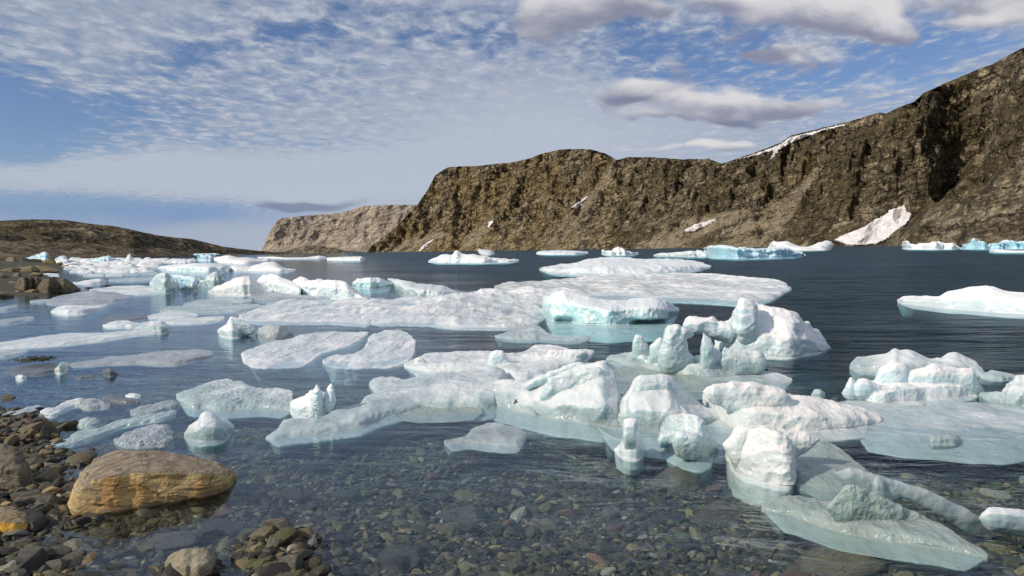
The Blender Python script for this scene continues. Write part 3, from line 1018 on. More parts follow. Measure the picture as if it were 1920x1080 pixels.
def make_ice_far():
    # ----- across the inlet, below the cliffs
    ice('iceberg', 'white jagged berg with a knob on top, floating in open water before the ochre bluff',
        [S([(803, 489, 491.5), (815, 483, 492.5), (825, 478.5, 493), (838, 477.5, 493), (849, 478, 493), (854, 470, 493), (857, 468.5, 493), (863, 474, 493), (870, 477, 493), (879, 478, 493), (890, 477, 493), (905, 480, 493),
            (930, 484, 492.5), (955, 486, 492), (973, 488.5, 490.5)], flat=.35, lip=.5)], 'white', amp=.8)
    ice('ice_block', 'small tilted white block sticking up just behind the jagged berg',
        [S([(892, 465, 469), (898, 465, 476), (910, 466.5, 479), (922, 469, 479.5), (927, 471, 479), (930, 475, 477)], flat=.3, lip=.6)], 'pale', amp=.5)
    ice('ice_floe', 'low flat pale floe in the far water right of the tilted block',
        [S([(1006, 473, 477), (1015, 470, 478), (1045, 469, 478.5), (1080, 470, 478), (1103, 472, 476)], flat=.6, lip=.5)], 'teal', amp=.5)
    ice('iceberg', 'small white far berg with two humps and a dip between them',
        [S([(1128, 470, 477), (1132, 464, 478), (1138, 469, 479), (1147, 469, 479), (1153, 464, 479), (1164, 462.5, 479), (1173, 468, 479), (1184, 472, 478.5), (1197, 474, 477)], flat=.3, lip=.5)], 'white', amp=.6)
    ice('ice_floe', 'low pale blue floe touching the end of the striped turquoise berg',
        [S([(1225, 479, 480.5), (1234, 474.5, 481), (1267, 472.5, 481.5), (1280, 471.5, 482), (1312, 467.5, 482.5), (1329, 473, 482)], flat=.4, lip=.5)], 'pale', amp=.5)
    ice('iceberg', 'long turquoise berg with a vertically striped white upper edge',
        [S([(1318, 466, 478), (1329, 460, 483), (1350, 459, 484), (1370, 459.5, 485), (1378, 463, 485.5), (1424, 465, 484.5), (1455, 465, 484), (1473, 463, 483), (1493, 469.5, 481.5), (1510, 477.5, 479.5)], flat=.25, lip=.75)], 'blue', amp=.8)
    ice('ice_floe', 'thin cream coloured floe close under the scree behind the striped turquoise berg',
        [S([(1374, 460, 462), (1395, 456, 463), (1410, 457.5, 463), (1427, 455.5, 463), (1433, 458, 462)], flat=.4, lip=.6)], 'white', amp=.4)
    ice('iceberg', 'white saddle shaped berg with two raised ends in front of the big pinkish snow fan',
        [S([(1443, 458, 467), (1448, 449, 468), (1460, 453, 469), (1474, 450, 470), (1480, 455, 470), (1500, 463.5, 470.5), (1515, 463.5, 470.5), (1530, 456, 470), (1548, 450.5, 469.5), (1562, 451, 468), (1565, 454, 462)], flat=.3, lip=.55)], 'white', amp=.7)
    ice('iceberg', 'white far berg with an upright horn at its tip below the dark cliff',
        [S([(1691, 456, 466), (1698, 449, 467.5), (1707, 455, 468), (1718, 460, 468), (1723, 455.5, 468), (1748, 455.5, 468), (1752, 453, 468), (1764, 452.5, 468), (1773, 457, 468), (1786, 454, 467.5), (1792, 458, 467), (1801, 465, 467)], flat=.3, lip=.5)], 'white', amp=.7)
    ice('iceberg', 'pale blue far berg with a sharp fin, running out of the frame',
        [S([(1793, 457, 466.5), (1810, 454.5, 467.5), (1822, 455, 467.5), (1825, 441.5, 467.5), (1832, 446, 467.5), (1843, 453, 467.5), (1857, 455, 467.5), (1880, 450.5, 467), (1888, 449.5, 467), (1905, 453.5, 467), (1925, 451, 467), (1960, 455, 466)], flat=.3, lip=.5)], 'blue', amp=.7)
    ice('ice_floe', 'thin white floe strip lying before the finned pale blue berg',
        [S([(1856, 468.5, 472.5), (1865, 467, 473.5), (1900, 469.5, 474), (1945, 470, 474)], flat=.5, lip=.6)], 'white', amp=.4)
    ice('ice_floe', 'long thin white floe in the far water at the open end of the pack',
        [S([(483, 482, 484), (510, 480.5, 485), (540, 483, 486.5), (575, 482.5, 486), (598, 479, 485.5), (612, 481.5, 485)], flat=.4, lip=.6)], 'white', amp=.5)
    ice('ice_floe', 'short flat topped white floe just beyond the long thin one, at its tip',
        [S([(613, 483, 488), (640, 481.5, 489), (680, 480.5, 489), (684, 485, 487)], flat=.5, lip=.5)], 'white', amp=.4)

    # ----- the big floes in the middle distance
    ice('ice_floe', 'thick humped white floe with a pale blue side, behind the widest flat floe',
        [S([(1011, 503.5, 507), (1025, 500, 511), (1040, 498, 513), (1070, 495, 515), (1100, 487, 516), (1127, 482.5, 517), (1160, 483, 517), (1207, 486, 516), (1280, 487, 511), (1297, 488, 508.5), (1332, 498, 504)], flat=.55, lip=.48, sub=4)], 'teal', amp=0.80)
    ice('ice_floe', 'widest flat white floe lying in open water with a turquoise foot at its tip',
        [S([(926, 536, 538.5), (950, 529, 543), (1000, 526, 548), (1050, 524, 552), (1120, 517, 554), (1180, 513, 555), (1280, 513, 557), (1310, 513, 558), (1365, 517, 561), (1395, 520, 563), (1440, 524, 562), (1470, 531, 552), (1484, 540, 545)],
           flat=.84, lip=.22, sub=12)], 'white', amp=0.80)
    ice('iceberg', 'turquoise berg undercut by two small caves with a white knob standing on top',
        [S([(1018, 557, 588), (1026, 551, 598), (1038, 546, 602), (1057, 543, 605), (1083, 551, 607), (1107, 557, 609), (1140, 564, 610), (1175, 563, 608), (1205, 557, 607), (1233, 557, 607), (1250, 565, 606), (1262, 572, 600), (1271, 578, 590)],
           flat=.34, lip=.60, sub=34, back=.6, caves=((1060, 20, .42), (1218, 36, .55))),
         B([(1125, 548, 570), (1128, 536, 572), (1133, 530, 573), (1151, 530, 573), (1156, 541, 573), (1162, 553, 573), (1170, 560, 572)], 606, th=.6, shift=1.2)], 'teal', amp=.42)
    ice('ice_floe', 'broad streaked white floe with one small peak, in front of the heaped white bergs',
        [S([(449, 592, 597), (470, 583, 601), (497, 573, 603), (520, 569, 602), (532, 564, 602), (543, 560.5, 602), (556, 561, 602), (580, 565, 602), (620, 563.5, 602), (655, 562, 604), (690, 563, 607), (704, 568, 604), (712, 578, 596)], flat=.84, lip=.16, sub=7)], 'white', amp=0.95)
    ice('ice_floe', 'long white floe with a turquoise trough along it, reaching to the undercut turquoise berg',
        [S([(680, 568, 604), (700, 561, 607), (725, 559, 605), (760, 558.5, 604), (800, 558, 605), (830, 557, 608), (855, 552, 611), (880, 547, 613), (917, 545, 614), (950, 546, 613), (985, 547, 611), (1020, 549, 598), (1032, 560, 590)], flat=.84, lip=.16, sub=7)], 'white', amp=1.00)
    ice('ice_floe', 'low rounded white lobe stuck on the front of the long trough floe',
        [S([(905, 611, 613), (925, 603, 614), (945, 599, 614), (965, 602, 613), (985, 607, 611)], flat=.6, lip=.45)], 'white', amp=.5)
    ice('ice_floe', 'pale half sunken floe in front of the turquoise berg foot',
        [S([(928, 630, 632), (950, 622, 636), (975, 612, 638), (1000, 607, 638), (1012, 612, 637), (1030, 626, 638), (1070, 631, 640), (1105, 632, 638)], flat=.7, lip=.3, sub=5)], 'pale', amp=.5)
    ice('iceberg', 'wedge shaped white ice ridge sloping down to the long trough floe',
        [S([(727, 521.5, 526), (740, 522.5, 538), (756, 525, 556), (785, 531, 560), (810, 533, 561), (830, 535, 560), (852, 543, 557), (882, 548, 552)], flat=.45, lip=.6, sub=5)], 'pale', amp=.5)
    ice('ice_floe', 'flat capped white floe with a green foot standing beside the wedge ridge',
        [S([(661, 531, 539), (668, 521, 541), (693, 519.5, 542), (713, 521.5, 541), (728, 528, 539), (736, 532, 535)], flat=.4, lip=.6, sub=9)], 'teal', amp=.5)
    ice('iceberg', 'smooth white lump with a slanting flank, last of the white heap beside the open pool',
        [S([(596, 532, 551), (604, 526, 556), (620, 524, 560), (640, 526, 562), (655, 534, 563), (670, 545, 563.5), (690, 560, 563.5)], flat=.4, lip=.6)], 'white', amp=.55)
    ice('iceberg', 'ragged white block with a small spike, in the middle of the white heap',
        [S([(541, 533, 541), (550, 525, 548), (560, 520, 551), (567, 517.5, 552), (573, 522, 553), (585, 525, 555), (600, 523, 556), (612, 527, 555)], flat=.4, lip=.55)], 'white', amp=.65)
    ice('iceberg', 'dome topped white block behind the slanting lump, with wet pale flanks',
        [S([(482, 527, 535), (490, 515, 540), (502, 512.5, 545), (520, 515, 549), (532, 523, 551), (545, 525.5, 552), (562, 534, 555)], flat=.4, lip=.55)], 'white', amp=.55)
    ice('iceberg', 'big white wedge with a steep peak, heading the white heap on its shore side',
        [S([(391, 547, 549), (407, 536, 552.5), (422, 531, 553), (437, 525, 553.5), (455, 517, 554), (468, 516, 554), (480, 526, 552.5), (490, 530, 551), (497, 540, 548)], flat=.4, lip=.55)], 'bright', amp=.55)
    ice('ice_shelf', 'smooth grey ice shelf awash in front of the white heap',
        [S([(470, 552, 561), (485, 548.5, 562.5), (520, 548, 563), (550, 552, 562), (600, 556, 561), (622, 558, 560)], flat=.7, lip=.35, sub=6)], 'grey', amp=.4)
    ice('ice_floe', 'large white floe with a low hump and a pointed nose, alone beyond the pinnacle ice',
        [S([(1683, 563, 566), (1693, 555.5, 569), (1728, 554.5, 573), (1762, 556, 577.5), (1776, 548, 579.5), (1797, 543.5, 580.5), (1827, 539, 582), (1846, 536.5, 584), (1863, 537.5, 585), (1888, 547, 587), (1920, 548, 589), (1965, 552, 590), (1995, 572, 588)],
           flat=.42, lip=.5, sub=8)], 'white', amp=.45)

    # ----- the turquoise cluster inshore
    ice('iceberg', 'turquoise table berg with an overhanging flat cap, far in the pack below the hill end',
        [S([(367, 479, 487), (372, 477, 489.5), (385, 477, 490), (398, 477, 490), (405, 479, 488)], flat=.25, lip=.7), B([(359, 476.5, 478.5), (366, 475, 480), (385, 474, 480.5), (405, 474.5, 479.5), (417, 477, 478.5)], 489, th=2.0)], 'blue', amp=.4)
    ice('iceberg', 'wide smooth grey blue floe with a concave face behind the hollow blue lump',
        [S([(296, 500, 506), (310, 497, 508.5), (335, 495, 510), (360, 493, 512), (400, 493, 512), (420, 496, 511), (432, 500, 508)], flat=.4, lip=.6)], 'teal', amp=.4)
    ice('ice_chunk', 'hollow sky blue lump between the boulder-like chunk and the peaked chunk',
        [S([(324, 514, 525), (338, 515, 529), (352, 517.5, 531), (364, 517, 532), (378, 522, 531), (388, 524, 528)], flat=.35, lip=.55)], 'blue', amp=1.0)
    ice('ice_chunk', 'pale boulder-like ice chunk standing behind the narrow white floes near the rock bank',
        [S([(282, 531, 541), (289, 519, 546), (298, 513, 549), (308, 511.5, 550), (318, 514, 549.5), (326, 520, 547), (333, 530, 540)], flat=.3, lip=.55)], 'pale', amp=.6)
    ice('ice_chunk', 'peaked pale ice chunk just beyond the hollow blue lump',
        [S([(373, 529, 532), (383, 523, 536), (393, 514, 538), (399, 510.5, 538.5), (408, 509.5, 538.5), (414, 517, 537), (422, 529, 532)], flat=.3, lip=.55)], 'pale', amp=.7)
    ice('ice_chunk', 'low smooth grey ice chunk wedged before the hollow blue lump',
        [S([(337, 541, 544), (348, 533, 546), (360, 529, 546.5), (370, 530.5, 545), (377, 538, 541)], flat=.4, lip=.5)], 'pale', amp=.5)
    ice('ice_floe', 'long white floe with a cream hump, outermost of the pack toward open water',
        [S([(431, 500, 507), (440, 497, 509), (455, 498, 509), (470, 500, 509), (488, 494, 509.5), (503, 491, 510), (516, 491, 510.5), (524, 496, 510.5), (532, 502, 510), (540, 504, 509.5), (554, 506.5, 508)], flat=.5, lip=.5)], 'white', amp=.6)
    ice('ice_floe', 'white floe piled with small lumps behind the cream humped floe',
        [S([(403, 483, 491), (415, 480, 493), (430, 478.5, 495), (445, 483, 496), (460, 482.5, 497), (480, 486, 496), (502, 489, 493)], flat=.5, lip=.5)], 'white', amp=.9)
    ice('ice_block', 'pale blue tilted ice slab standing behind the brown rock bank',
        [S([(43, 484.5, 487), (55, 480.5, 487.3), (70, 475, 487.6), (79, 471.5, 487.6), (91, 471.5, 487.5), (92.5, 478, 487), (94, 484, 486.5)], flat=.2, lip=.6, rough=.2)], 'blue', amp=.35)
    ice('ice_chunk', 'small blue and white ice chunk just past the tilted slab',
        [S([(101, 486, 488.5), (108, 481.5, 489.5), (115, 478.5, 490), (124, 479, 490), (128, 487, 489)], flat=.3, lip=.5)], 'blue', amp=.9)
    ice('ice_chunk', 'low turquoise arched chunk at the rear of the pack, dark shadow under it',
        [S([(165, 488, 490), (180, 484, 491), (193, 480, 491.5), (205, 479, 491.5), (211, 482, 491), (215, 488, 490)], flat=.3, lip=.55)], 'blue', amp=.5)
    ice('ice_chunk', 'tiny upright white ice knob against the foot of the heath hill',
        [S([(235, 484, 489.5), (240, 476, 490), (244, 475, 490), (248, 483, 489.5)], flat=.3, lip=.5)], 'white', amp=.5)

    # ----- the crowded field of broken ice: counted, each its own
    rg = np.random.default_rng(21)
    rows = [(487.5, 130, 365, 14, 3.5, 22), (490.5, 112, 365, 17, 4.5, 26), (494, 112, 360, 15, 5.0, 30), (498, 112, 300, 12, 6.0, 32), (502, 116, 294, 11, 6.5, 34), (507, 122, 290, 9, 7.0, 36), (488.5, 410, 500, 7, 4, 20), (512, 135, 286, 7, 6.0, 36), (517, 160, 286, 4, 4.5, 40)]
    for yb, x0, x1, cnt, hh, ww in rows:
        st = (x1 - x0) / cnt
        for i in range(cnt):
            xc = x0 + (i + .5) * st + rg.uniform(-.3, .3) * st
            w = ww * rg.uniform(.6, 1.35) / 2
            h = hh * rg.uniform(.55, 1.5)
            y = yb + rg.uniform(-1.2, 1.2)
            k = 5
            cols = [(xc - w, y - .25 * h, y - .4)] + [(xc - w + 2 * w * (j + 1) / (k + 1), y - h * rg.uniform(.55, 1.1), y) for j in range(k)] + [(xc + w, y - .25 * h, y - .5)]
            tone = rg.choice(['white', 'white', 'pale', 'pale', 'teal', 'blue'], p=[.36, .22, .2, .14, .05, .03])
            kind = {'white': 'white', 'pale': 'pale grey-white', 'teal': 'pale turquoise', 'blue': 'sky blue'}[tone]
            ice('ice_chunk', 'small %s chunk crowded in the pack of broken ice below the heath hill' % kind, [S(cols, flat=rg.uniform(.5, .8), lip=.45)], str(tone),
                amp=1.0, group='%s chunks of the pack ice' % kind, cell=1.0)

    # ----- narrow floes between the rock bank and the middle
    for mat, amp, fl, label, cols in (
        ('pale', .5, .8, 'pale grey floe with a bent tip, lying between the white heap and the narrow floes',
         [(344, 571, 573), (370, 563, 573), (397, 560, 573.5), (420, 558, 573), (437, 561, 572), (445, 565, 571), (460, 562, 569), (474, 560, 565)]),
        ('pale', .5, .85, 'long narrow grey white floe, first in front of the bent pale floe',
         [(300, 582, 584), (315, 575, 584), (370, 575, 587), (410, 574, 587), (450, 573, 584), (480, 572, 579), (490, 573, 575)]),
        ('white', .5, .8, 'short rounded white floe under the tip of the long narrow grey white one',
         [(276, 594, 597), (295, 588, 597.5), (312, 584, 597.5), (345, 583.5, 597), (371, 591, 594)]),
        ('white', .5, .8, 'smooth white floe overlapping the round lump floe, pointing to the shark-fin chunk',
         [(297, 600, 604), (320, 598, 607.5), (360, 597, 607), (390, 594, 605), (421, 594, 600)]),
        ('white', .7, .55, 'low white floe with a notched crest, beside the pale round lump',
         [(193, 610, 613), (205, 604, 614), (215, 601, 614), (240, 601, 613.5), (255, 605, 613), (268, 607, 612)]),
        ('pale', .6, .5, 'pale round lump floating at the tip of the notched white floe',
         [(248, 612, 618), (265, 605, 622), (285, 601.5, 624), (300, 600, 625), (312, 606, 625), (318, 612, 621)]),
        ('dark', .4, .8, 'dark waterlogged ice patch just behind the notched white floe',
         [(190, 600, 603), (202, 594, 603.5), (240, 593, 602), (278, 592, 597)]),
        ('white', .4, .85, 'very long thin white floe running out of the frame toward the shore',
         [(-45, 650, 660), (0, 643, 655), (21, 639, 654), (69, 631, 651), (125, 625, 647.5), (188, 624, 640), (250, 621, 630), (314, 617, 622)]),
        ('pale', .4, .85, 'second pale strip floe tucked under the very long thin one at the frame edge',
         [(-40, 660, 672), (10, 657, 670), (35, 656.5, 664), (53, 657, 659)]),
        ('grey', .6, .85, 'long grey dirty floe with a white streak, in the calm blue water',
         [(124, 685, 688), (180, 677, 686), (198, 670, 684), (260, 664, 682), (292, 660, 685), (330, 657, 685), (371, 655, 676), (399, 660, 668)]),
        ('dark', .4, .8, 'dark grey waterlogged floe carrying a patch of brown seaweed',
         [(7, 697, 700), (29, 688, 704), (83, 682, 703), (112, 680, 696), (130, 681, 690)]),
        ('grey', .5, .8, 'broad grey half melted floe in front of the brown rock bank',
         [(88, 568, 571), (100, 557, 572), (150, 548, 572), (175, 545, 571), (215, 548, 568), (246, 556, 560)]),
        ('white', .4, .7, 'smooth white tongue of ice with a round end, floating clear of the brown rock bank',
         [(95, 584, 586), (108, 575, 588.5), (125, 572, 590), (160, 573, 588), (192, 571, 580), (202, 572, 575)]),
        ('white', .4, .75, 'white floe reaching to the pale boulder-like ice chunk',
         [(168, 544, 547), (208, 537, 551.5), (260, 534.5, 552.5), (285, 538, 551), (314, 546, 548)]),
        ('pale', .4, .8, 'thin pale sliver of ice at the front edge of the broad grey half melted floe', [(56, 566, 567.5), (75, 563, 568.5), (97, 562.5, 566)]),
        ('grey', .4, .8, 'small grey floe near the frame edge in front of the rock bank', [(-8, 578, 584), (15, 573, 583), (33, 571, 577)]),
        ('grey', .4, .8, 'flat grey floe lying at the frame edge, one step nearer than the small grey one', [(-20, 601, 609), (20, 597, 607.5), (50, 594, 600.5), (64, 595, 599)]),
        ('white', .4, .8, 'small white floe in the channel behind the rock bank tip', [(137, 530, 533), (165, 525, 533.5), (190, 522, 532), (198, 525, 529)]),
        ('pale', .4, .85, 'thin pale floe in the channel beside the boulder-like ice chunk', [(204, 525, 527.5), (250, 522, 528.5), (291, 520.5, 526)]),
        ('white', .4, .8, 'small white floe pressed against the back of the brown rock bank', [(68, 516, 519.5), (90, 513, 521), (110, 514, 520)]),
    ):
        name = 'ice_chunk' if 'lump' in label else 'ice_floe'
        ice(name, label, [S(cols, flat=fl, lip=.3 if fl > .7 else .5)], mat, amp=amp)
    for mat, label, cols, fl in (
        ('bright', 'small crumbly white ice lump perched at the end of the seaweed floe', [(103, 693, 698), (110, 684, 701), (117, 677, 700), (124, 679, 697), (129, 683, 690)], .3),
        ('white', 'little round white ice lump before the seaweed floe', [(29, 706, 710), (34, 702.5, 712), (43, 702, 712), (50, 706, 709)], .4),
        ('dark', 'little dark grey ice lump floating alone in the calm water', [(190, 699, 702), (196, 691, 704), (208, 690, 706), (216, 695, 704), (222, 700, 702)], .4),
        ('dark', 'flat dark ice scrap beside the lone dark grey lump', [(141, 707, 709), (150, 704, 710), (165, 704.5, 709), (178, 706, 707.5)], .7),
        ('white', 'tiny white ice cap floating beyond the shard cluster', [(235, 742, 743.5), (243, 737, 745), (254, 737, 745), (264, 742, 743.5)], .5),
        ('dark', 'flat dark ice scrap under the tiny white cap', [(190, 746, 748), (205, 742, 752), (235, 745, 757), (262, 750, 755)], .8),
    ):
        ice('ice_chunk', label, [S(cols, flat=fl, lip=.5)], mat, amp=.7)


def make_ice_near():
    ice('ice_chunk', 'white shark-fin shaped ice chunk joined to a round lump',
        [B([(426, 595, 632), (428.5, 592.5, 633), (434, 592.5, 634), (442, 595, 634), (450, 599, 633), (460, 604, 631), (470, 609, 628), (478, 614, 624), (482, 617, 621)], 632, th=.45, shift=.2),
         S([(408, 620, 625), (414, 613, 630), (423, 610, 632.5), (434, 609, 633.5), (446, 615, 632.5), (453, 622, 630)], flat=.3, lip=.55)], 'white', amp=0.60, scallop=.7)
    ice('ice_chunk', 'grey translucent ice lump close beside the shark-fin chunk',
        [S([(481, 622, 628), (488, 614, 635), (500, 609.5, 638), (520, 609, 638.5), (535, 611, 637), (543, 617, 633), (549, 623, 629)], flat=.4, lip=.45, sub=8)], 'grey', amp=0.60)
    ice('ice_floe', 'streaked flat white floe with a notched side, in calm water beyond the shards',
        [S([(457, 664, 682), (468, 656, 686), (480, 651, 687), (500, 645, 687.5), (540, 634, 687.5), (563, 629, 687), (577, 626.5, 681), (590, 625, 672), (610, 623.5, 660), (640, 622.5, 651), (658, 622.5, 647), (675, 624, 637), (689, 626, 629)],
           flat=.88, lip=.09, sub=3)], 'white', amp=0.80)
    ice('ice_floe', 'club shaped flat white floe with ribbed edges next to the notched streaked floe',
        [S([(606, 677, 680), (615, 671, 684), (626, 668, 687), (650, 668, 688), (668, 663, 688), (680, 656, 688), (688, 648, 688), (692, 635, 688), (700, 627, 688), (720, 621.5, 688), (745, 620, 686), (762, 620, 680), (771, 628, 672), (778, 642, 660)],
           flat=.88, lip=.09, sub=3)], 'white', amp=0.80)
    ice('ice_floe', 'ragged white drift ice sheet, shoreward half of the shard cluster',
        [S([(332, 741, 747), (342, 735, 756), (352, 732, 762), (365, 727, 768), (380, 722, 765), (395, 719, 768), (410, 714, 770), (425, 711, 770), (440, 716, 769), (460, 719, 767), (480, 727, 766), (500, 729, 766), (520, 728, 768), (548, 735, 772)],
           flat=.72, lip=.2, sub=16)], 'pale', amp=0.70, fine=2.2)
    ice('ice_chunk', 'white ice shard cluster with splintered spikes, standing at the end of the ragged drift sheet',
        [S([(545, 755, 774), (560, 745, 780), (572, 738, 782), (584, 731, 783), (596, 733, 784), (606, 737, 783), (616, 738, 780), (624, 746, 768), (628, 752, 760)], flat=.45, lip=.45, sub=12),
         B([(583, 742, 775), (588, 731, 778), (594, 716.5, 780), (597, 721, 780), (601, 731, 778), (606, 742, 772)], 782, th=.5),
         B([(607, 741, 772), (612, 731, 774), (617, 720.5, 774), (623, 718.5, 772), (626, 727, 766), (628, 744, 758)], 780, th=.5)], 'white', amp=0.60, fine=2.0)
    ice('ice_chunk', 'smooth pale rounded ice lump floating alone behind the big orange boulder',
        [S([(346, 812, 820), (352, 801, 824), (362, 793, 827), (372, 788, 827.5), (377, 776, 828), (386, 772.5, 828), (398, 773, 827), (408, 781, 826), (420, 785, 821), (430, 791, 814), (438, 799, 806)], flat=.4, lip=.5, sub=9, rough=.3)], 'pale', amp=0.40)
    # slush strips nearer the beach
    for mat, label, cols, fl in (
        ('white', 'curved string of small white ice lumps between the beach and the slush strips',
         [(80, 771, 775), (86, 766, 780), (100, 767, 781), (112, 761, 776), (124, 752, 768), (140, 747, 762), (158, 747, 760), (160, 750, 755)], .6),
        ('grey', 'grey wet ice lump at the end of the curved white string', [(150, 752, 764), (165, 748, 768), (185, 749, 766), (206, 758, 764)], .65),
        ('pale', 'pale tongue of ice lying on the shoreline at the frame edge', [(-40, 780, 792), (0, 773, 784), (30, 770, 780), (55, 763, 775), (72, 761, 768), (76, 764, 766)], .75),
        ('pale', 'small mottled slush floe between the curved string and the long slush strip', [(142, 793, 797), (152, 786, 800), (165, 782, 801), (178, 783, 798), (186, 789, 794)], .55),
        ('pale', 'long slanting slush strip pointing at the beach stones',
         [(85, 838, 842), (105, 832, 841), (125, 826, 837), (143, 812, 832), (165, 806, 826), (185, 806, 819), (205, 797, 810), (228, 788, 801), (260, 782, 794), (300, 776, 788), (328, 772, 776)], .85),
        ('grey', 'grey slush raft next to the long slanting slush strip',
         [(215, 825, 831), (235, 812, 836), (260, 803, 838), (290, 797, 836), (310, 800, 834), (322, 812, 826)], .8),
        ('grey', 'upper grey slush raft behind the long slanting slush strip', [(245, 772, 777), (262, 763, 778), (290, 757, 775), (325, 751, 766), (331, 754, 759)], .8),
    ):
        ice('slush_floe' if 'slush' in label else 'ice_floe', label, [S(cols, flat=fl, lip=.25, sub=4)], mat, amp=1.30, fine=2.0)

    # ----- the grounded ice in front
    ice('ice_floe', 'long pale ragged edged slab, stretching from a narrow nose to the joined front ice',
        [S([(497, 817, 822), (508, 809, 823.5), (521, 804, 823), (525, 795, 822), (529, 787, 820.5), (567, 785, 815), (605, 784, 811), (623, 774, 808.5), (657, 762, 804), (680, 760, 801), (684, 747, 798), (710, 737, 787), (740, 731, 779), (775, 729, 770), (800, 735, 764)],
           flat=.70, lip=.26, sub=16),
         S([(693, 717, 726), (700, 709, 735), (715, 707, 742), (735, 706, 750), (755, 712, 758), (780, 708, 764), (803, 705, 766), (830, 698, 767), (860, 696, 767), (905, 694, 766), (930, 688, 762), (943, 689, 750), (951, 699, 724)],
           flat=.66, lip=.28, sub=24)], 'pale', amp=0.55, cell=2.2)
    ice('ice_floe', 'pale ice table with a bright knob and broad white end, behind the long slab',
        [S([(757, 682, 687), (768, 677, 691), (780, 673, 693), (800, 664, 697), (820, 661, 699), (840, 659, 700), (880, 658, 700), (915, 658, 702), (940, 660, 704), (965, 661, 710), (985, 655, 714), (1003, 649, 712), (1025, 647.5, 706), (1048, 652, 700), (1080, 654, 688), (1100, 656, 674), (1114, 660, 663)],
           flat=.75, lip=.28, sub=18),
         B([(915, 672, 700), (920, 664, 702), (928, 658, 703), (942, 658, 703), (950, 667, 704), (958, 680, 704), (966, 692, 703)], 708, th=.6, shift=.7),
         B([(776, 674, 690), (782, 670, 692), (792, 670, 692), (800, 676, 691)], 692, th=.7, shift=.25),
         B([(1018, 667, 702), (1030, 655, 706), (1060, 655, 698), (1085, 656, 684), (1108, 659, 668)], 700, th=.35, shift=.9)], 'white', amp=0.60)
    ice('ice_floe', 'leaning wall of pale ice with a bright square end, centre of the front ice',
        [S([(898, 741, 749), (910, 731, 754), (929, 713, 760), (945, 709, 764), (965, 714, 769), (985, 720, 775), (1000, 715, 779), (1025, 704, 784), (1050, 692, 788), (1083, 682, 792), (1100, 684, 795), (1130, 679, 798), (1150, 700, 798), (1165, 740, 796)],
           flat=.42, lip=.30, sub=30),
         B([(1015, 722, 786), (1035, 705, 788), (1060, 697, 790), (1090, 692, 790), (1130, 686, 790), (1137, 700, 788), (1139, 740, 784)], 786, th=.25, shift=.25),
         B([(985, 721, 731), (1010, 708, 722), (1040, 694, 711), (1075, 680, 700), (1085, 679, 698), (1100, 683, 696), (1115, 682, 693), (1138, 673.5, 690), (1140, 676, 684)], 784, th=1.0, shift=.55)], 'pale', amp=0.75)
    ice('iceberg', 'milky square-headed ice block rising beside the leaning wall',
        [S([(1118, 756, 784), (1150, 748, 794), (1166, 741, 799), (1178, 734, 802), (1186, 714, 803), (1195, 706, 804), (1220, 703, 805), (1253, 704, 806), (1262, 714, 806), (1275, 730, 804), (1300, 746, 801), (1322, 758, 796), (1345, 766, 790), (1370, 772, 782)], flat=.42, lip=.34, sub=28),
         B([(1186, 720, 776), (1196, 706, 782), (1222, 703.5, 784), (1252, 705, 784), (1264, 722, 782), (1278, 742, 776)], 794, th=.4, shift=.2)], 'pale', amp=0.80)
    ice('ice_chunk', 'twisted lump of pale ice with two lobes below the milky block',
        [S([(1236, 806, 826), (1244, 790, 834), (1254, 778, 844), (1270, 775, 854), (1290, 776, 860), (1306, 779, 863), (1318, 790, 863), (1327, 808, 858), (1344, 833, 845)], flat=.34, lip=.45, sub=22),
         B([(1234, 818, 834), (1240, 812, 838), (1256, 812, 839), (1270, 816, 836), (1276, 824, 830)], 842, th=.9),
         B([(1262, 812, 850), (1280, 806, 860), (1302, 808, 862), (1316, 820, 856)], 864, th=.8)], 'pale', amp=.55)
    ice('ice_chunk', 'small pawn-shaped ice knob with a narrow neck in front of the milky block',
        [S([(1152, 842, 846), (1160, 836, 851), (1166, 826, 855), (1172, 818, 859), (1182, 815, 861), (1192, 816, 861), (1202, 824, 858), (1210, 832, 846)], flat=.42, lip=.35, sub=5),
         B([(1168, 796, 838), (1171, 789, 842), (1178, 786.5, 842), (1190, 787, 842), (1196, 794, 842), (1193, 801, 842)], 858, th=.8),
         B([(1167, 788, 808), (1170, 786, 812), (1182, 784, 812), (1194, 786, 808), (1197, 790, 803)], 858, th=.9)], 'white', amp=0.29, cell=1.2)
    ice('iceberg', 'bright cream-white ice slab with a broad overhanging head, sunlit',
        [S([(1322, 740, 760), (1330, 730, 772), (1345, 722, 785), (1378, 718, 802), (1400, 719, 806), (1420, 722, 808), (1450, 730, 810), (1482, 738, 811), (1532, 746, 809), (1560, 754, 806), (1600, 762, 802), (1640, 775, 796), (1656, 786, 790)],
           flat=.36, lip=.42, sub=22),
         B([(1317, 730, 738), (1325, 724, 748), (1345, 716, 760), (1378, 714, 774), (1410, 718, 790), (1450, 728, 796), (1490, 738, 794)], 806, th=.5, shift=.15)], 'bright', amp=0.70)
    ice('iceberg', 'cream-white scalloped ice block standing in front of the bright overhanging slab',
        [S([(1359, 832, 846), (1366, 818, 864), (1378, 810, 882), (1400, 806, 896), (1425, 804, 903), (1450, 808, 909), (1472, 818, 912), (1486, 830, 908), (1492, 842, 890)], flat=.36, lip=.5, sub=8),
         B([(1358, 826, 842), (1364, 815, 856), (1378, 806, 868), (1400, 800, 880), (1430, 799, 888), (1460, 802, 884), (1490, 806, 860), (1515, 812, 842), (1532, 818, 830), (1538, 822, 826)], 894, th=.42, shift=.12)], 'bright', amp=0.80)
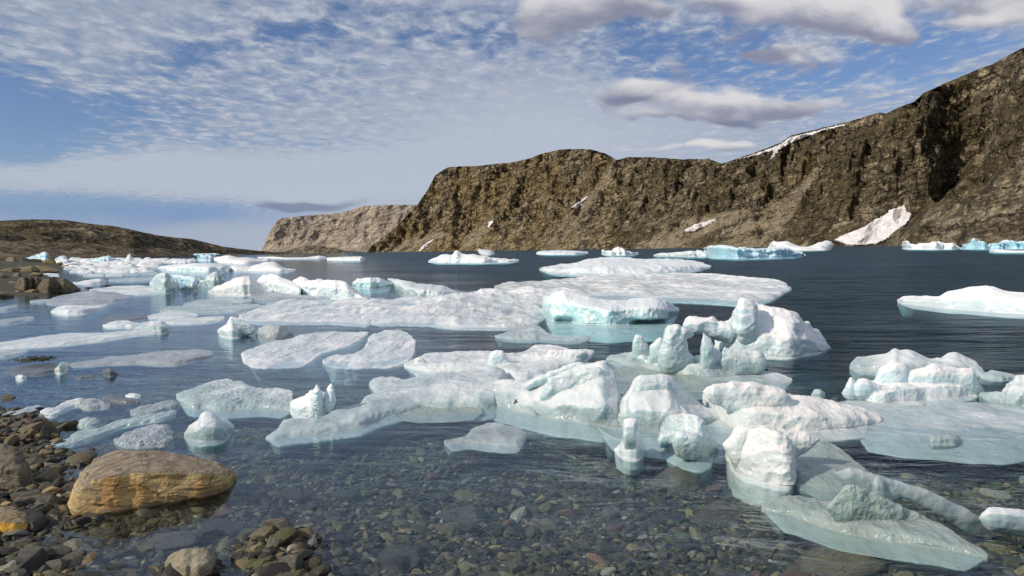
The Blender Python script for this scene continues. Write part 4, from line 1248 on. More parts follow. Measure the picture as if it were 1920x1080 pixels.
    ice('ice_shelf', 'smooth green-white ice apron under water joining the bright slab and the front ledge',
        [S([(1470, 858, 866), (1485, 842, 884), (1500, 830, 900), (1530, 826, 916), (1560, 830, 922), (1590, 850, 918), (1612, 868, 900), (1622, 880, 890)], flat=.85, lip=.12, sub=18)], 'green', amp=0.50)
    ice('ice_floe', 'big green-grey translucent ledge of ice, sloping under water in the near corner',
        [S([(1428, 948, 954), (1450, 943, 960), (1480, 933, 966), (1500, 931, 972), (1530, 938, 984), (1560, 940, 994), (1574, 932, 998), (1592, 922, 1002), (1615, 922, 1006), (1640, 932, 1010), (1680, 952, 1016), (1720, 970, 1022), (1760, 985, 1027), (1810, 1012, 1038), (1852, 1040, 1047)],
           flat=.70, lip=.25, sub=34),
         B([(1552, 938, 970), (1566, 922, 982), (1584, 910, 990), (1602, 906, 994), (1625, 916, 996), (1655, 934, 1000), (1690, 952, 1008), (1730, 970, 1016), (1770, 990, 1024)], 1004, th=.28, shift=.12)], 'green', amp=0.75, fine=1.6)
    ice('ice_arch', 'thin grey-white arch of ice curving over the green-grey ledge',
        [B([(1560, 884, 892), (1575, 878, 905), (1590, 875, 918), (1612, 880, 926), (1640, 890, 934), (1665, 896, 942), (1690, 902, 934), (1715, 910, 942), (1745, 921, 958), (1775, 936, 976), (1800, 949, 992), (1820, 957, 1004), (1836, 963, 1006), (1846, 970, 990)], 990, th=.55, shift=.1),
         B([(1638, 898, 960), (1646, 893, 964), (1656, 897, 964), (1662, 905, 958)], 985, th=.9, shift=.05)], 'clear', amp=0.38, cell=2.0)
    ice('ice_block', 'smooth grey-white ice bar continuing the thin arch out of the frame',
        [B([(1836, 964, 980), (1842, 955, 992), (1858, 952, 998), (1885, 953, 1002), (1920, 957, 1008), (1965, 964, 1012), (1990, 975, 1005)], 1004, th=.7)], 'pale', amp=0.33)
    ice('ice_floe', 'thin glassy curled sheet of ice with bright rim, alone over the shallow pebbles',
        [S([(833, 826, 832), (845, 824, 832.5), (860, 821, 832), (875, 817, 829), (884, 805, 829), (895, 799, 831), (915, 793, 833), (932, 792.5, 835), (950, 799, 836), (968, 801, 836), (980, 806, 830), (987, 811, 818)], flat=.72, lip=.12, sub=14)], 'clear', amp=0.38)
    ice('ice_shelf', 'broad blue-green ice shelf just under the surface linking the front blocks',
        [S([(1120, 775, 800), (1150, 770, 822), (1200, 766, 832), (1260, 766, 840), (1320, 762, 846), (1370, 768, 842), (1400, 785, 826)], flat=.95, lip=.03, sub=24)], 'pale', amp=0.40)
    # ----- pinnacle ice
    ice('iceberg', 'pinnacled white and pale blue berg with a long sloping back and a drop-shaped lobe',
        [S([(1345, 612, 655), (1360, 604, 660), (1375, 600, 664), (1381, 582, 666), (1390, 566, 668), (1405, 563, 669), (1422, 570, 670), (1442, 571, 671), (1485, 582, 670), (1510, 603, 667), (1540, 623, 660), (1554, 645, 655), (1559, 649, 653)], flat=.30, lip=.42, sub=3, keel=.12),
         B([(1383, 580, 630), (1388, 562, 640), (1396, 560, 644), (1410, 562, 644), (1420, 570, 640), (1424, 584, 630)], 664, th=.7, shift=-.15),
         B([(1280, 604, 612), (1290, 594, 622), (1305, 590.5, 627), (1322, 593, 627), (1337, 590.5, 632), (1345, 604, 638), (1360, 606, 640), (1380, 601, 642)], 664, th=1.0, shift=-.05),
         B([(1380, 620, 655), (1395, 598, 662), (1410, 592, 668), (1425, 596, 672), (1440, 610, 672), (1462, 614, 672), (1474, 628, 668), (1480, 645, 662)], 670, th=.75, shift=-.35),
         B([(1420, 640, 668), (1440, 632, 674), (1480, 640, 674), (1506, 655, 672), (1515, 662, 668)], 674, th=.8, shift=-.6),
         B([(1508, 656, 668), (1514, 649, 680), (1524, 647, 686), (1535, 654, 687), (1543, 668, 680)], 686, th=.9),
         B([(1527, 652, 662), (1540, 653, 666), (1556, 659, 666), (1572, 662.5, 664)], 664, th=.6)], 'white', amp=0.90, cell=1.7, scallop=1.2)
    ice('iceberg', 'row of eroded ice pillars with a small arch, standing before the pinnacled berg',
        [S([(1140, 672, 678), (1165, 664, 684), (1215, 672, 695), (1200, 664, 692), (1245, 670, 701), (1290, 668, 706), (1330, 670, 708), (1370, 662, 706), (1400, 654, 702), (1430, 664, 697), (1436, 676, 690)], flat=.5, lip=.5, sub=10),
         S([(1176, 668, 686), (1190, 655, 690), (1205, 657, 692), (1216, 668, 693), (1226, 658, 695), (1240, 652, 697), (1258, 648, 698), (1280, 650, 700), (1294, 662, 702), (1304, 674, 702), (1316, 662, 703), (1330, 650, 704), (1345, 656, 703), (1355, 668, 700)], flat=.25, lip=.6, sub=6),
         B([(1160, 652, 662), (1164, 648, 664), (1176, 648, 664), (1184, 653, 662)], 678, th=.8),
         B([(1184, 658, 684), (1187, 630, 686), (1191, 626, 686), (1204, 626, 686), (1208, 636, 686), (1213, 646, 686), (1218, 662, 684)], 688, th=.45),
         B([(1219, 655, 692), (1226, 646, 694), (1236, 633, 694), (1242, 632, 694), (1246, 648, 692)], 694, th=.5),
         B([(1240, 668, 698), (1245, 638, 700), (1248, 618, 702), (1254, 611, 702), (1272, 611, 702), (1282, 615, 702), (1288, 640, 702), (1293, 664, 700), (1296, 678, 696)], 702, th=.38),
         B([(1278, 613, 640), (1288, 615, 634), (1296, 620, 630), (1299, 623, 627)], 702, th=1.2),
         B([(1314, 630, 700), (1318, 622, 703), (1326, 628, 704), (1334, 634, 704), (1340, 652, 704), (1344, 670, 702)], 704, th=.5),
         B([(1346, 660, 702), (1356, 648, 704), (1372, 652, 705), (1400, 656, 703), (1424, 660, 698), (1434, 670, 690)], 703, th=.5),
         B([(1300, 668, 680), (1306, 664, 684), (1314, 664, 684), (1318, 668, 680)], 700, th=.9)], 'pale', amp=0.80, cell=1.4)
    # ----- right hand group
    ice('iceberg', 'pale green-white translucent ridge with two peaks behind the big rounded white mass',
        [S([(1594, 684, 693), (1607, 669, 697), (1640, 666.5, 700), (1660, 664, 702), (1670, 657, 703), (1677, 652, 704), (1686, 657, 704), (1705, 657, 704), (1722, 663, 704), (1738, 671, 704), (1767, 670, 704), (1780, 663, 704), (1791, 660.5, 704), (1804, 665, 704), (1829, 680, 704), (1846, 697, 705)], flat=.35, lip=.4)], 'pale', amp=0.50)
    ice('ice_floe', 'low wet tail of ice off the end of the two-peaked ridge', [S([(1838, 700, 707), (1860, 695, 713), (1880, 698, 713), (1907, 706, 709)], flat=.6, lip=.4)], 'pale', amp=1.30)
    ice('iceberg', 'big smooth rounded white ice mass with bulging lobes, in front of the two-peaked ridge',
        [S([(1590, 728, 746), (1612, 716, 753), (1640, 716, 758), (1660, 712, 760), (1690, 704, 757), (1731, 700, 751), (1775, 696, 750), (1810, 704, 745), (1831, 716, 741), (1845, 732, 737)], flat=.45, lip=.5, sub=8),
         B([(1578, 735, 742), (1586, 728, 747), (1593, 708, 750), (1598, 706, 750), (1603, 718, 750), (1612, 724, 750)], 752, th=.6),
         B([(1600, 719, 740), (1608, 712, 748), (1622, 711, 752), (1645, 717, 754), (1668, 722, 750), (1690, 722, 742)], 757, th=.6, shift=.1),
         B([(1640, 708, 736), (1650, 690, 744), (1672, 678, 748), (1697, 679.5, 748), (1706, 691, 746), (1718, 700, 740)], 755, th=.6, shift=.4),
         B([(1690, 706, 748), (1715, 692, 752), (1732, 689, 752), (1752, 680.5, 751), (1776, 685, 750), (1800, 689.5, 747), (1823, 692, 744), (1832, 711, 741), (1842, 730, 737)], 750, th=.5, shift=.25),
         B([(1712, 706, 740), (1730, 700, 752), (1760, 698, 754), (1800, 702, 750), (1825, 710, 744), (1838, 726, 738)], 750, th=.5, shift=-.1)], 'white', amp=0.55, scallop=.7)
    ice('ice_floe', 'white ice hump leaving the frame beside the big rounded mass',
        [S([(1836, 736, 742), (1860, 738, 752), (1882, 737, 757), (1892, 716, 761), (1905, 705, 763), (1930, 703, 766), (1965, 720, 764), (1985, 745, 758)], flat=.45, lip=.45)], 'pale', amp=1.12)
    ice('ice_shelf', 'wide grey-white slushy ice sheet awash in front of the big rounded mass',
        [S([(1590, 778, 790), (1630, 770, 800), (1690, 764, 810), (1760, 758, 818), (1830, 755, 824), (1880, 758, 824), (1930, 766, 818), (1960, 780, 800)], flat=.92, lip=.06, sub=48)], 'pale', amp=0.50, fine=1.5)
    ice('ice_chunk', 'small clear ice cube-like chunk on the slushy sheet', [S([(1743, 818, 830), (1748, 814, 832), (1770, 813, 833), (1794, 815, 832), (1800, 820, 827)], flat=.4, lip=.5)], 'clear', amp=1.30)
    ice('ice_chunk', 'tiny pale ice bump just behind the bright overhanging slab', [S([(1521, 738, 741), (1527, 731, 743), (1538, 730, 744), (1546, 737, 742)], flat=.4, lip=.5)], 'pale', amp=1.30)
    ice('ice_floe', 'low bluish sheet of ice between the pillar base and the leaning wall',
        [S([(1138, 700, 712), (1165, 690, 722), (1210, 686, 728), (1262, 690, 730), (1300, 700, 736), (1325, 712, 732), (1340, 722, 728)], flat=.92, lip=.06, sub=16)], 'green', amp=0.50)
    ice('ice_shelf', 'flat pale sheet of ice awash between the pillar row and the bright overhanging slab',
        [S([(1322, 706, 714), (1345, 698, 718), (1385, 694, 722), (1425, 696, 722), (1462, 702, 720), (1485, 712, 716)], flat=.93, lip=.06, sub=14)], 'pale', amp=.5)
    ice('ice_floe', 'half drowned pale floe between the bright overhanging slab tail and the slushy sheet',
        [S([(1555, 760, 772), (1590, 750, 782), (1640, 746, 788), (1690, 748, 784), (1730, 758, 776)], flat=.9, lip=.1, sub=22)], 'pale', amp=.5)
    ice('ice_floe', 'sunken pale tongue of ice under the shadowed side of the long ragged edged slab',
        [S([(740, 768, 776), (790, 764, 782), (850, 766, 780), (905, 766, 774)], flat=.93, lip=.05, sub=12)], 'green', amp=.4)
# ------------------------------------------------------------------ stones
def stone_material(name, a, b, stain=None, stain_amt=0.0, bands=0.5, scale=1.0, vary=0.35, top=None):
    m, T = material(name)
    loc = T.n('ShaderNodeTexCoord', None, 3)
    inf = T.n('ShaderNodeObjectInfo', None, None)
    rnd = inf.outputs['Random']
    off = T.n('ShaderNodeVectorMath', {0: loc, 1: T.vec(T.mul(rnd, 31.0), T.mul(rnd, 17.0), T.mul(rnd, 9.0))}, 0, operation='ADD')
    g = T.n('ShaderNodeNewGeometry', None, None)
    rot = T.n('ShaderNodeVectorRotate', {'Vector': off, 'Axis': (0.3, 1, 0.15), 'Angle': T.add(T.mul(rnd, 1.2), -0.3)}, rotation_type='AXIS_ANGLE')
    band = T.noise(T.scale(rot, (2.5 * scale, 2.5 * scale, 16 * scale)), 1.0, 6, 0.65, 0.7)
    n1 = T.noise(off, 3.2 * scale, 6, 0.65)
    n2 = T.noise(off, 26.0 * scale, 4, 0.65)
    c = T.mix(T.step(n1, 0.3, 0.7), a, b)
    c = T.mix(T.mul(T.step(band, 0.44, 0.66), bands), c, tuple(k * 0.40 for k in a))
    c = T.mix(T.mul(T.step(band, 0.60, 0.70), bands), c, tuple(min(.5, k * 1.5) for k in b))
    c = T.mix(T.mul(T.step(n2, 0.56, 0.68), 0.4), c, tuple(k * 0.45 for k in a))
    c = T.mix(T.mul(T.step(n2, 0.36, 0.26), 0.5), c, tuple(min(.55, k * 1.5) for k in b))
    if stain:
        n3 = T.noise(off, 1.9 * scale, 4, 0.55, 0.3)
        c = T.mix(T.mul(T.step(n3, 0.47, 0.63), stain_amt), c, stain)
    if top:
        tx, ty, tz = T.xyz(g.outputs['Normal'])
        c = T.mix(T.mul(T.step(T.add(tz, T.mul(T.sub(band, .5), .9)), 0.52, 0.74), 0.85), c, T.mix(T.step(band, .42, .6), top, tuple(k * 2.1 for k in top)))
    jn = T.n('ShaderNodeTexVoronoi', {'Vector': T.scale(rot, (1.4 * scale, 1.4 * scale, 3.6 * scale)), 'Scale': 1.3}, 0, feature='DISTANCE_TO_EDGE')
    crack = T.mul(T.step(jn, 0.045, 0.008), T.step(n1, 0.45, 0.6))
    c = T.mix(T.mul(crack, 0.75), c, tuple(k * 0.22 for k in a))
    px, py, pz = T.xyz(g.outputs['Position'])
    wet = T.step(T.add(pz, T.mul(T.sub(n1, .5), 0.02)), 0.008, 0.05, 0.50, 1.0)     # the wet band at the water's edge
    hv = T.n('ShaderNodeHueSaturation', {'Saturation': T.add(0.75, T.mul(rnd, 0.5)), 'Value': T.mul(wet, T.add(1 - vary, T.mul(rnd, vary * 2))), 'Color': c})
    h = T.add(T.mul(band, 0.05), T.add(T.add(T.mul(n2, 0.018), T.mul(crack, -0.03)), T.mul(n1, 0.05)))
    s = T.n('ShaderNodeBsdfPrincipled', {'Base Color': hv, 'Roughness': T.mix(wet, (.35,) * 3, (.85,) * 3), 'Normal': T.bump(h, 0.7, 0.6 / scale)})
    T.out(s)
    return m


ICO = {}


def ico(sub):
    if sub not in ICO:
        bm = bmesh.new()
        bmesh.ops.create_icosphere(bm, subdivisions=sub, radius=1.0)
        V = np.array([v.co[:] for v in bm.verts])
        Fc = np.array([[v.index for v in f.verts] for f in bm.faces])
        bm.free()
        ICO[sub] = (V, Fc)
    return ICO[sub]


def stone_shape(seed, sub=4, cuts=11, lo=0.36, hi=0.80, rough=0.025):
    V, Fc = ico(sub)
    V = V.copy()
    rg = np.random.default_rng(seed)
    for _ in range(cuts):
        n = rg.normal(size=3); n /= np.linalg.norm(n)
        d = rg.uniform(lo, hi)
        V = V - n * np.maximum(V @ n - d, 0)[:, None] * 0.93
    nr = V / np.maximum(np.linalg.norm(V, axis=1), 1e-6)[:, None]
    if rough:
        V = V + nr * (rough * fbm(V * 2.2 + seed, 3) + 0.35 * rough * ridged(V * 6.0 + seed, 3))[:, None]
    V /= np.abs(V).max(0)
    return V, Fc


STONES = {}


def place_stone(label, px, py, w, h, mat, name='stone', cat='stone', group=None, depth=0.75, rot=None, var=None, sink=0.25, tilt=0.25, z=None, rg=None):
    """one stone: px/py is the middle of its foot in the photograph, w and h its size there"""
    rg = rg or RNG
    r = on_level(np.array([px]), np.array([py]))[0]
    if z is None:
        z = float(ground_z(r[None, :2])[0])
        for _ in range(3):
            r = on_level(np.array([px]), np.array([py]), z)[0]
            z = float(ground_z(r[None, :2])[0])
    else:
        r = on_level(np.array([px]), np.array([py]), z)[0]
    s = r[1] / F_PX
    W, Hh = w * s / 2, h * s / 2 * 1.04
    v = int(rg.integers(0, 16)) if var is None else var
    key = (v, mat.name)
    if key not in STONES:
        V, Fc = stone_shape(100 + v)
        STONES[key] = mesh_from(name, V, Fc, smooth=False)
        STONES[key].materials.append(mat)
    o = bpy.data.objects.new(name, STONES[key])
    COL.objects.link(o)
    D = W * depth
    o.scale = (W, D, Hh / (1 - sink))
    o.rotation_euler = (rg.uniform(-tilt, tilt) * .6, rg.uniform(-tilt, tilt), rg.uniform(-.5, .5) if rot is None else rot)
    o.location = (r[0], r[1] + D * 0.8, z + Hh * (1 - 2 * sink) * 0.9)
    return tag(o, label, cat, group)


def shaped_rock(name, label, cols, mat, cat='boulder', flat=0.5, lip=0.55, sub=3, amp=1.0, seed=0.0, cell=1.6, strat=1.0, foot=0.1, soft=3):
    V, Fc = ring_mesh(slab(cols, flat=flat, lip=lip, sub=sub, footz=foot, keel=foot, back=0.5, rough=1.0, seed=seed))
    lo, hi = V.min(0), V.max(0)
    cen = np.array([(lo[0] + hi[0]) / 2, (lo[1] + hi[1]) / 2, 0.0])
    s = np.median(V[:, 1]) / F_PX
    Q = (V - cen) / s
    me = remeshed(Q, Fc, cell, soft)
    q = coords(me); nr = normals(me)
    h = max(c[2] - c[1] for c in cols)
    a = amp * h
    tz = q[:, 2] + 0.22 * q[:, 0] - 0.1 * q[:, 1]
    d = a * 0.045 * fbm(q / (0.8 * h) + seed, 3) + a * 0.03 * ridged(q / (0.33 * h) + seed, 4, 0.55)
    d += strat * a * 0.022 * ridged(np.stack([q[:, 0] / (0.9 * h), q[:, 1] / (0.9 * h), tz / (0.12 * h)], -1) + seed, 3)
    q = q + nr * d[:, None]
    me.vertices.foreach_set('co', (q * s).astype(np.float32).ravel())
    me.name = name
    me.update()
    me.polygons.foreach_set('use_smooth', np.ones(len(me.polygons), bool))
    me.materials.clear()
    o = link(name, me, mat)
    o.location = cen
    return tag(o, label, cat)


def make_stones():
    gold = stone_material('rust_stained_gneiss', (0.38, 0.28, 0.13), (0.78, 0.57, 0.24), (0.66, 0.30, 0.06), 0.5, 0.55, 2.2, 0.0, (0.14, 0.115, 0.09))
    brown = stone_material('brown_gneiss', (0.18, 0.15, 0.095), (0.36, 0.29, 0.17), (0.33, 0.20, 0.07), 0.35, 0.5, 1.0)
    bank = stone_material('bank_gneiss', (0.15, 0.12, 0.07), (0.30, 0.235, 0.125), (0.36, 0.25, 0.09), 0.35, 0.55, 0.35, 0.2)
    bankd = stone_material('dark_bank_gneiss', (0.085, 0.072, 0.048), (0.19, 0.155, 0.095), (0.22, 0.16, 0.07), 0.2, 0.6, 0.35, 0.1)
    grey = stone_material('grey_schist', (0.12, 0.115, 0.095), (0.28, 0.255, 0.20), (0.26, 0.19, 0.09), 0.25, 0.55, 1.0)
    dark = stone_material('dark_schist', (0.062, 0.062, 0.055), (0.165, 0.155, 0.12), (0.14, 0.12, 0.06), 0.25, 0.5, 1.0)

    # ---------- the big rust stained boulder
    shaped_rock('boulder', 'big golden boulder with a rust orange streak and a grey banded top, in the shallows',
                [(132, 942, 962), (138, 920, 965), (148, 903, 966), (157, 884, 966), (166, 872, 966), (178, 862, 965), (195, 855, 963), (213, 850.5, 960), (235, 847, 956), (258, 845, 952), (296, 848.5, 946),
                 (341, 855, 938), (379, 863, 932), (409, 871, 924), (427, 877, 914), (435, 884, 906), (440, 892, 900)],
                gold, 'boulder', flat=.52, lip=.60, sub=4, amp=.42, seed=2.2, foot=0.10, soft=1, strat=1.8)
    # ---------- named stones of the beach
    shaped_rock('boulder', 'tall grey-brown beach rock cut by the frame edge, above the flat dark slabs',
                [(-60, 870, 915), (-30, 840, 920), (0, 834, 922), (22, 840, 923), (38, 850, 922), (50, 868, 918), (58, 890, 912), (63, 902, 908)], brown, 'boulder', .4, .5, 2, .7, 5.1)
    shaped_rock('boulder', 'beach rock with a flat dark top and orange lit face, cut by the frame edge',
                [(-60, 965, 1010), (-20, 954, 1012), (5, 951, 1012), (30, 957, 1010), (48, 966, 1005), (57, 976, 996), (60, 984, 990)], gold, 'boulder', .5, .55, 2, .6, 7.7)
    shaped_rock('boulder', 'pale grey angular block with crusty veins at the bottom edge, beside the stone heap',
                [(311, 1056, 1076), (318, 1044, 1082), (330, 1034, 1088), (345, 1031, 1093), (370, 1029, 1093), (392, 1028, 1088), (401, 1031, 1074), (405, 1038, 1058)], grey, 'boulder', .45, .5, 2, .6, 9.9)
    for args in (
        ('two-tone flat stone lying between the tall beach rock and the golden boulder', 98, 912, 56, 22, brown),
        ('small pinkish stone tucked against the golden boulder end', 130, 918, 26, 26, brown),
        ('long flat dark slab below the tall beach rock', 38, 940, 66, 14, dark),
        ('wide dark wet slab reaching toward the golden boulder', 78, 952, 90, 18, dark),
        ('mossy yellow-green stone near the foot of the golden boulder', 92, 982, 36, 20, brown),
        ('brown flat stone right at the golden boulder foot', 108, 965, 44, 16, brown),
        ('small grey chip stone beside the mossy one', 118, 984, 26, 14, grey),
        ('brown layered slab, topmost of the beach pile', 46, 822, 72, 26, brown),
        ('pale blunt stone in front of the layered slab', 40, 832, 26, 14, brown),
        ('tan wedge stone at the outer tip of the beach pile', 76, 826, 30, 18, brown),
        ('jagged tan stone at the frame edge in the beach pile', 14, 838, 32, 22, brown),
        ('mossy flat stone at the waterline under the tan wedge', 74, 836, 46, 10, dark),
        ('loose tan stone just above the two-tone flat stone', 80, 860, 34, 18, brown),
        ('dark round stone awash just off the beach pile', 42, 787, 20, 12, dark),
        ('brown rounded stone at the frame edge before the pale ice tongue', 10, 757, 40, 22, brown),
        ('little orange stone awash at the frame edge', 9, 732, 16, 8, gold),
        ('small dark stone awash beyond the pale ice tongue', 104, 744, 18, 10, dark),
        ('grey round topped stone at the bottom edge, behind the paler small one', 62, 1066, 84, 44, grey),
        ('paler blunt stone at the bottom edge', 103, 1078, 54, 30, grey),
        ('big rounded grey stone at the lower edge of the heap', 548, 1076, 74, 34, grey),
        ('small pale knob stone in the shallows before the golden boulder', 200, 1022, 18, 18, brown),
        ('tan squared stone at the bottom edge between the pale blunt stone and the angular block', 224, 1070, 30, 24, brown),
        ('rusty small stone at the bottom edge below the heap', 498, 1086, 36, 20, gold),
        ('curved splinter of wet stone at the bottom edge', 172, 1082, 34, 14, dark),
    ):
        place_stone(*args, sink=.2, depth=.7)
    # ---------- the heap
    for args in (
        ('long tan stone leaning up the shore side of the heap', 462, 1008, 52, 30, brown, .5),
        ('thin splinter stone lying along the crest of the heap', 507, 984, 40, 20, brown, .5),
        ('broad grey slab on top of the heap', 522, 1006, 66, 34, grey, .3),
        ('tan capped stone at the outer end of the heap', 574, 1018, 48, 30, brown, -.3),
        ('grey stone at the crest end of the heap', 570, 990, 34, 22, grey, 0),
        ('pale squarish stone in the middle of the heap', 548, 1026, 36, 18, brown, 0),
        ('small white streaked chip in the middle of the heap', 484, 1006, 24, 12, grey, .3),
        ('grey fractured wedge stone in front of the broad slab', 512, 1034, 34, 36, grey, .6),
        ('flat tan flake in front of the long leaning stone', 480, 1030, 40, 16, brown, .2),
        ('thin pale sliver under the pale squarish stone', 556, 1036, 38, 8, grey, .1),
        ('small orange tinted stone off the outer end of the heap', 606, 1036, 24, 14, gold, 0),
        ('dark wet stone at the foot of the heap, shore side', 446, 1058, 34, 26, dark, 0),
        ('dark cracked stone at the front foot of the heap', 466, 1064, 34, 28, dark, 0),
        ('dark block stone front and centre at the heap foot', 500, 1056, 36, 26, dark, 0),
        ('small dark stone beside the big rounded grey one', 512, 1046, 24, 16, dark, 0),
        ('low dark stone at the shore side tip of the heap', 432, 1030, 30, 20, dark, 0),
        ('grey flat stone outside the heap at the bottom edge', 628, 1068, 46, 20, grey, 0),
    ):
        place_stone(*args[:6], sink=.22, depth=.7, rot=args[6], group='stones of the little heap')
    # ---------- brown rock bank farther along the shore
    shaped_rock('boulder', 'largest smooth dark outcrop at the water tip of the brown rock bank',
                [(72, 536, 550), (80, 524, 551), (92, 520, 551.5), (105, 520, 551), (120, 522, 550), (132, 528, 548.5), (141, 536, 546), (150, 543, 544.5)], bankd, 'boulder', .45, .5, 2, .6, 3.1, 0.9)
    shaped_rock('boulder', 'layered dark block with a flat ledge in the middle of the brown rock bank',
                [(30, 532, 548), (35, 521, 549), (50, 519.5, 549.5), (70, 520.5, 549), (78, 526, 547), (84, 538, 545)], bankd, 'boulder', .4, .5, 2, .8, 4.4, 0.9)
    shaped_rock('boulder', 'round topped brown boulder at the crest of the rock bank',
                [(8, 492, 499), (13, 484, 500), (20, 481.5, 500), (29, 482.5, 500), (34, 488, 500), (37, 496, 499)], bank, 'boulder', .3, .5, 2, .6, 6.0, 0.7)
    for k, (label, px, py, w, h, mt) in enumerate((
        ('pale low stone at the waterline of the brown rock bank', 28, 554, 30, 10, bank), ('flat tan stone at the waterline under the layered block', 52, 553, 36, 11, bank),
        ('dark stone at the frame edge foot of the brown rock bank', 2, 560, 34, 20, bankd), ('grey block above the waterline stones at the frame edge', 16, 544, 40, 22, bank),
        ('brown slab under the crest boulder of the rock bank', 6, 516, 44, 16, bank), ('wide tan ledge rock across the rock bank', 48, 512, 56, 14, bank),
        ('tan rock on the rear crest of the rock bank', 45, 496, 32, 13, bank), ('yellowish block on the rear crest near the tilted blue slab', 62, 494, 26, 12, bank),
        ('rounded tan rock toward the rear tip of the rock bank', 92, 496, 26, 11, bank), ('dark round rock at the rear tip of the rock bank', 110, 499, 16, 10, bankd),
        ('flat tan spit rock running into the pack ice', 128, 499.5, 34, 5, bank), ('brown low rock before the rear tip of the rock bank', 82, 510, 40, 11, bank),
        ('orange tinted rock in the middle of the rock bank', 72, 506, 24, 9, bank), ('pinkish rock behind the smooth dark outcrop', 62, 521, 30, 12, bank),
        ('pointed brown rock behind the layered block', 30, 524, 26, 14, bank), ('tan block at the frame edge in the middle of the rock bank', -6, 530, 40, 20, bank),
        ('small brown rock awash off the tip of the dark outcrop', 164, 542.5, 18, 5, bankd), ('second small brown rock awash off the bank tip', 197, 538.5, 24, 5, bankd),
        ('low tan slab at the frame edge behind the crest boulder', -8, 497, 30, 14, bank), ('rock wedge between the crest boulder and the tan ledge', 34, 505, 28, 10, bankd),
    )):
        place_stone(label, px, py, w, h, mt, name='rock', cat='rock', group='rocks of the brown bank', sink=.15, depth=.8, tilt=.2, z=0.12 if py < 535 else -0.05)

    # ---------- loose stones of the beach: counted
    rg = np.random.default_rng(5)
    zones = (('loose brown and grey beach stone at the waterline beside the layered pile', [(0, 770), (60, 790), (92, 815), (112, 850), (110, 880), (70, 905), (55, 840), (0, 830)], 40, (14, 40), (brown, brown, grey, dark)),
             ('loose wet dark stone on the beach between the tall rock and the golden boulder', [(0, 920), (110, 905), (130, 930), (128, 985), (80, 1000), (55, 950), (0, 950)], 44, (16, 48), (dark, dark, grey, brown)),
             ('loose dark stone in the shallows at the bottom edge, before the golden boulder', [(0, 1015), (130, 990), (300, 1040), (310, 1090), (0, 1090)], 84, (18, 64), (dark, dark, grey, brown)),
             ('small stone heaped among the larger ones of the little heap', [(430, 1000), (500, 975), (560, 975), (605, 1020), (600, 1060), (640, 1085), (420, 1085)], 80, (12, 32), (dark, grey, grey, brown)))
    for label, poly, cnt, (s0, s1), mats in zones:
        pl = np.array(poly, float)
        lo, hi = pl.min(0), pl.max(0)
        done = 0
        while done < cnt:
            q = rg.uniform(lo, hi)
            ins = False
            for a, b in zip(pl, np.roll(pl, -1, 0)):
                if (a[1] > q[1]) != (b[1] > q[1]) and q[0] < (b[0] - a[0]) * (q[1] - a[1]) / (b[1] - a[1]) + a[0]: ins = not ins
            if not ins: continue
            w = s0 + (s1 - s0) * rg.uniform(0, 1) ** 2
            tone = mats[int(rg.integers(0, len(mats)))]
            place_stone(label, q[0], q[1], w, w * rg.uniform(.26, .55), tone, group='loose beach stones', sink=.25, depth=rg.uniform(.6, 1), rg=rg, rot=rg.uniform(-1.5, 1.5))
            done += 1
    # ---------- larger stones lying under water
    for label, px, py, w, h, mt in (
        ('broad submerged pale stone before the golden boulder', 300, 1040, 120, 40, grey), ('submerged squarish stone beyond the heap', 540, 945, 62, 34, dark), ('submerged flat stone past the golden boulder tip', 575, 890, 70, 26, dark),
        ('submerged dark stone with rounded back between the boulder and the heap', 400, 1015, 90, 30, dark), ('big submerged olive boulder in the corner under the green-grey ledge', 1590, 1085, 210, 34, brown),
        ('submerged yellow-green rock under the pawn-shaped ice knob', 1275, 925, 150, 44, brown), ('submerged olive rock beside the yellow-green one', 1350, 985, 110, 36, brown),
        ('submerged dark flat slab in the open shallows', 880, 985, 130, 26, dark), ('submerged brown slab edge near the dark flat slab', 840, 1002, 70, 14, brown), ('submerged dark stone at the bottom edge in open shallows', 760, 1070, 120, 40, dark),
        ('submerged tan stone near the bottom edge in open shallows', 815, 1028, 30, 16, gold), ('submerged grey stone near the heap outer end', 640, 940, 60, 24, dark)):
        place_stone(label, px, py, w, h, mt, sink=.35, depth=.9, group='stones under the clear water', tilt=.15)

    # ---------- gravel of the bed: nobody could count it
    rg = np.random.default_rng(8)
    N = 26000
    px = rg.uniform(-60, 1980, N)
    py = 700 + 420 * rg.uniform(0, 1, N) ** 0.75
    g0 = on_level(px, py)
    z = ground_z(g0[:, :2])
    k = (z - CAM_H) / -CAM_H * 1.0
    P = np.array([0, 0, CAM_H]) + (g0 - np.array([0, 0, CAM_H])) * ((CAM_H - z) / CAM_H)[:, None]
    z = ground_z(P[:, :2]); P[:, 2] = z
    ok = z > -0.9
    P = P[ok]; z = z[ok]; N = len(P)
    size = np.exp(rg.normal(-3.75, 0.50, N)) * (0.7 + 0.045 * P[:, 1])
    size = np.clip(size * np.where(z > -0.05, 1.35, 1.0), 0.008, 0.13)
    protos = [stone_shape(300 + i, 2, 9, .45, .8, 0.04) for i in range(10)]
    which = rg.integers(0, 10, N)
    VV, FF, CC, off = [], [], [], 0
    tones = np.array([(0.022, 0.020, 0.014), (0.050, 0.044, 0.027), (0.090, 0.074, 0.042), (0.17, 0.132, 0.066), (0.082, 0.078, 0.028), (0.25, 0.18, 0.08), (0.13, 0.06, 0.035), (0.24, 0.22, 0.17)])
    pick = rg.choice(8, N, p=[.27, .25, .17, .10, .11, .04, .02, .04])
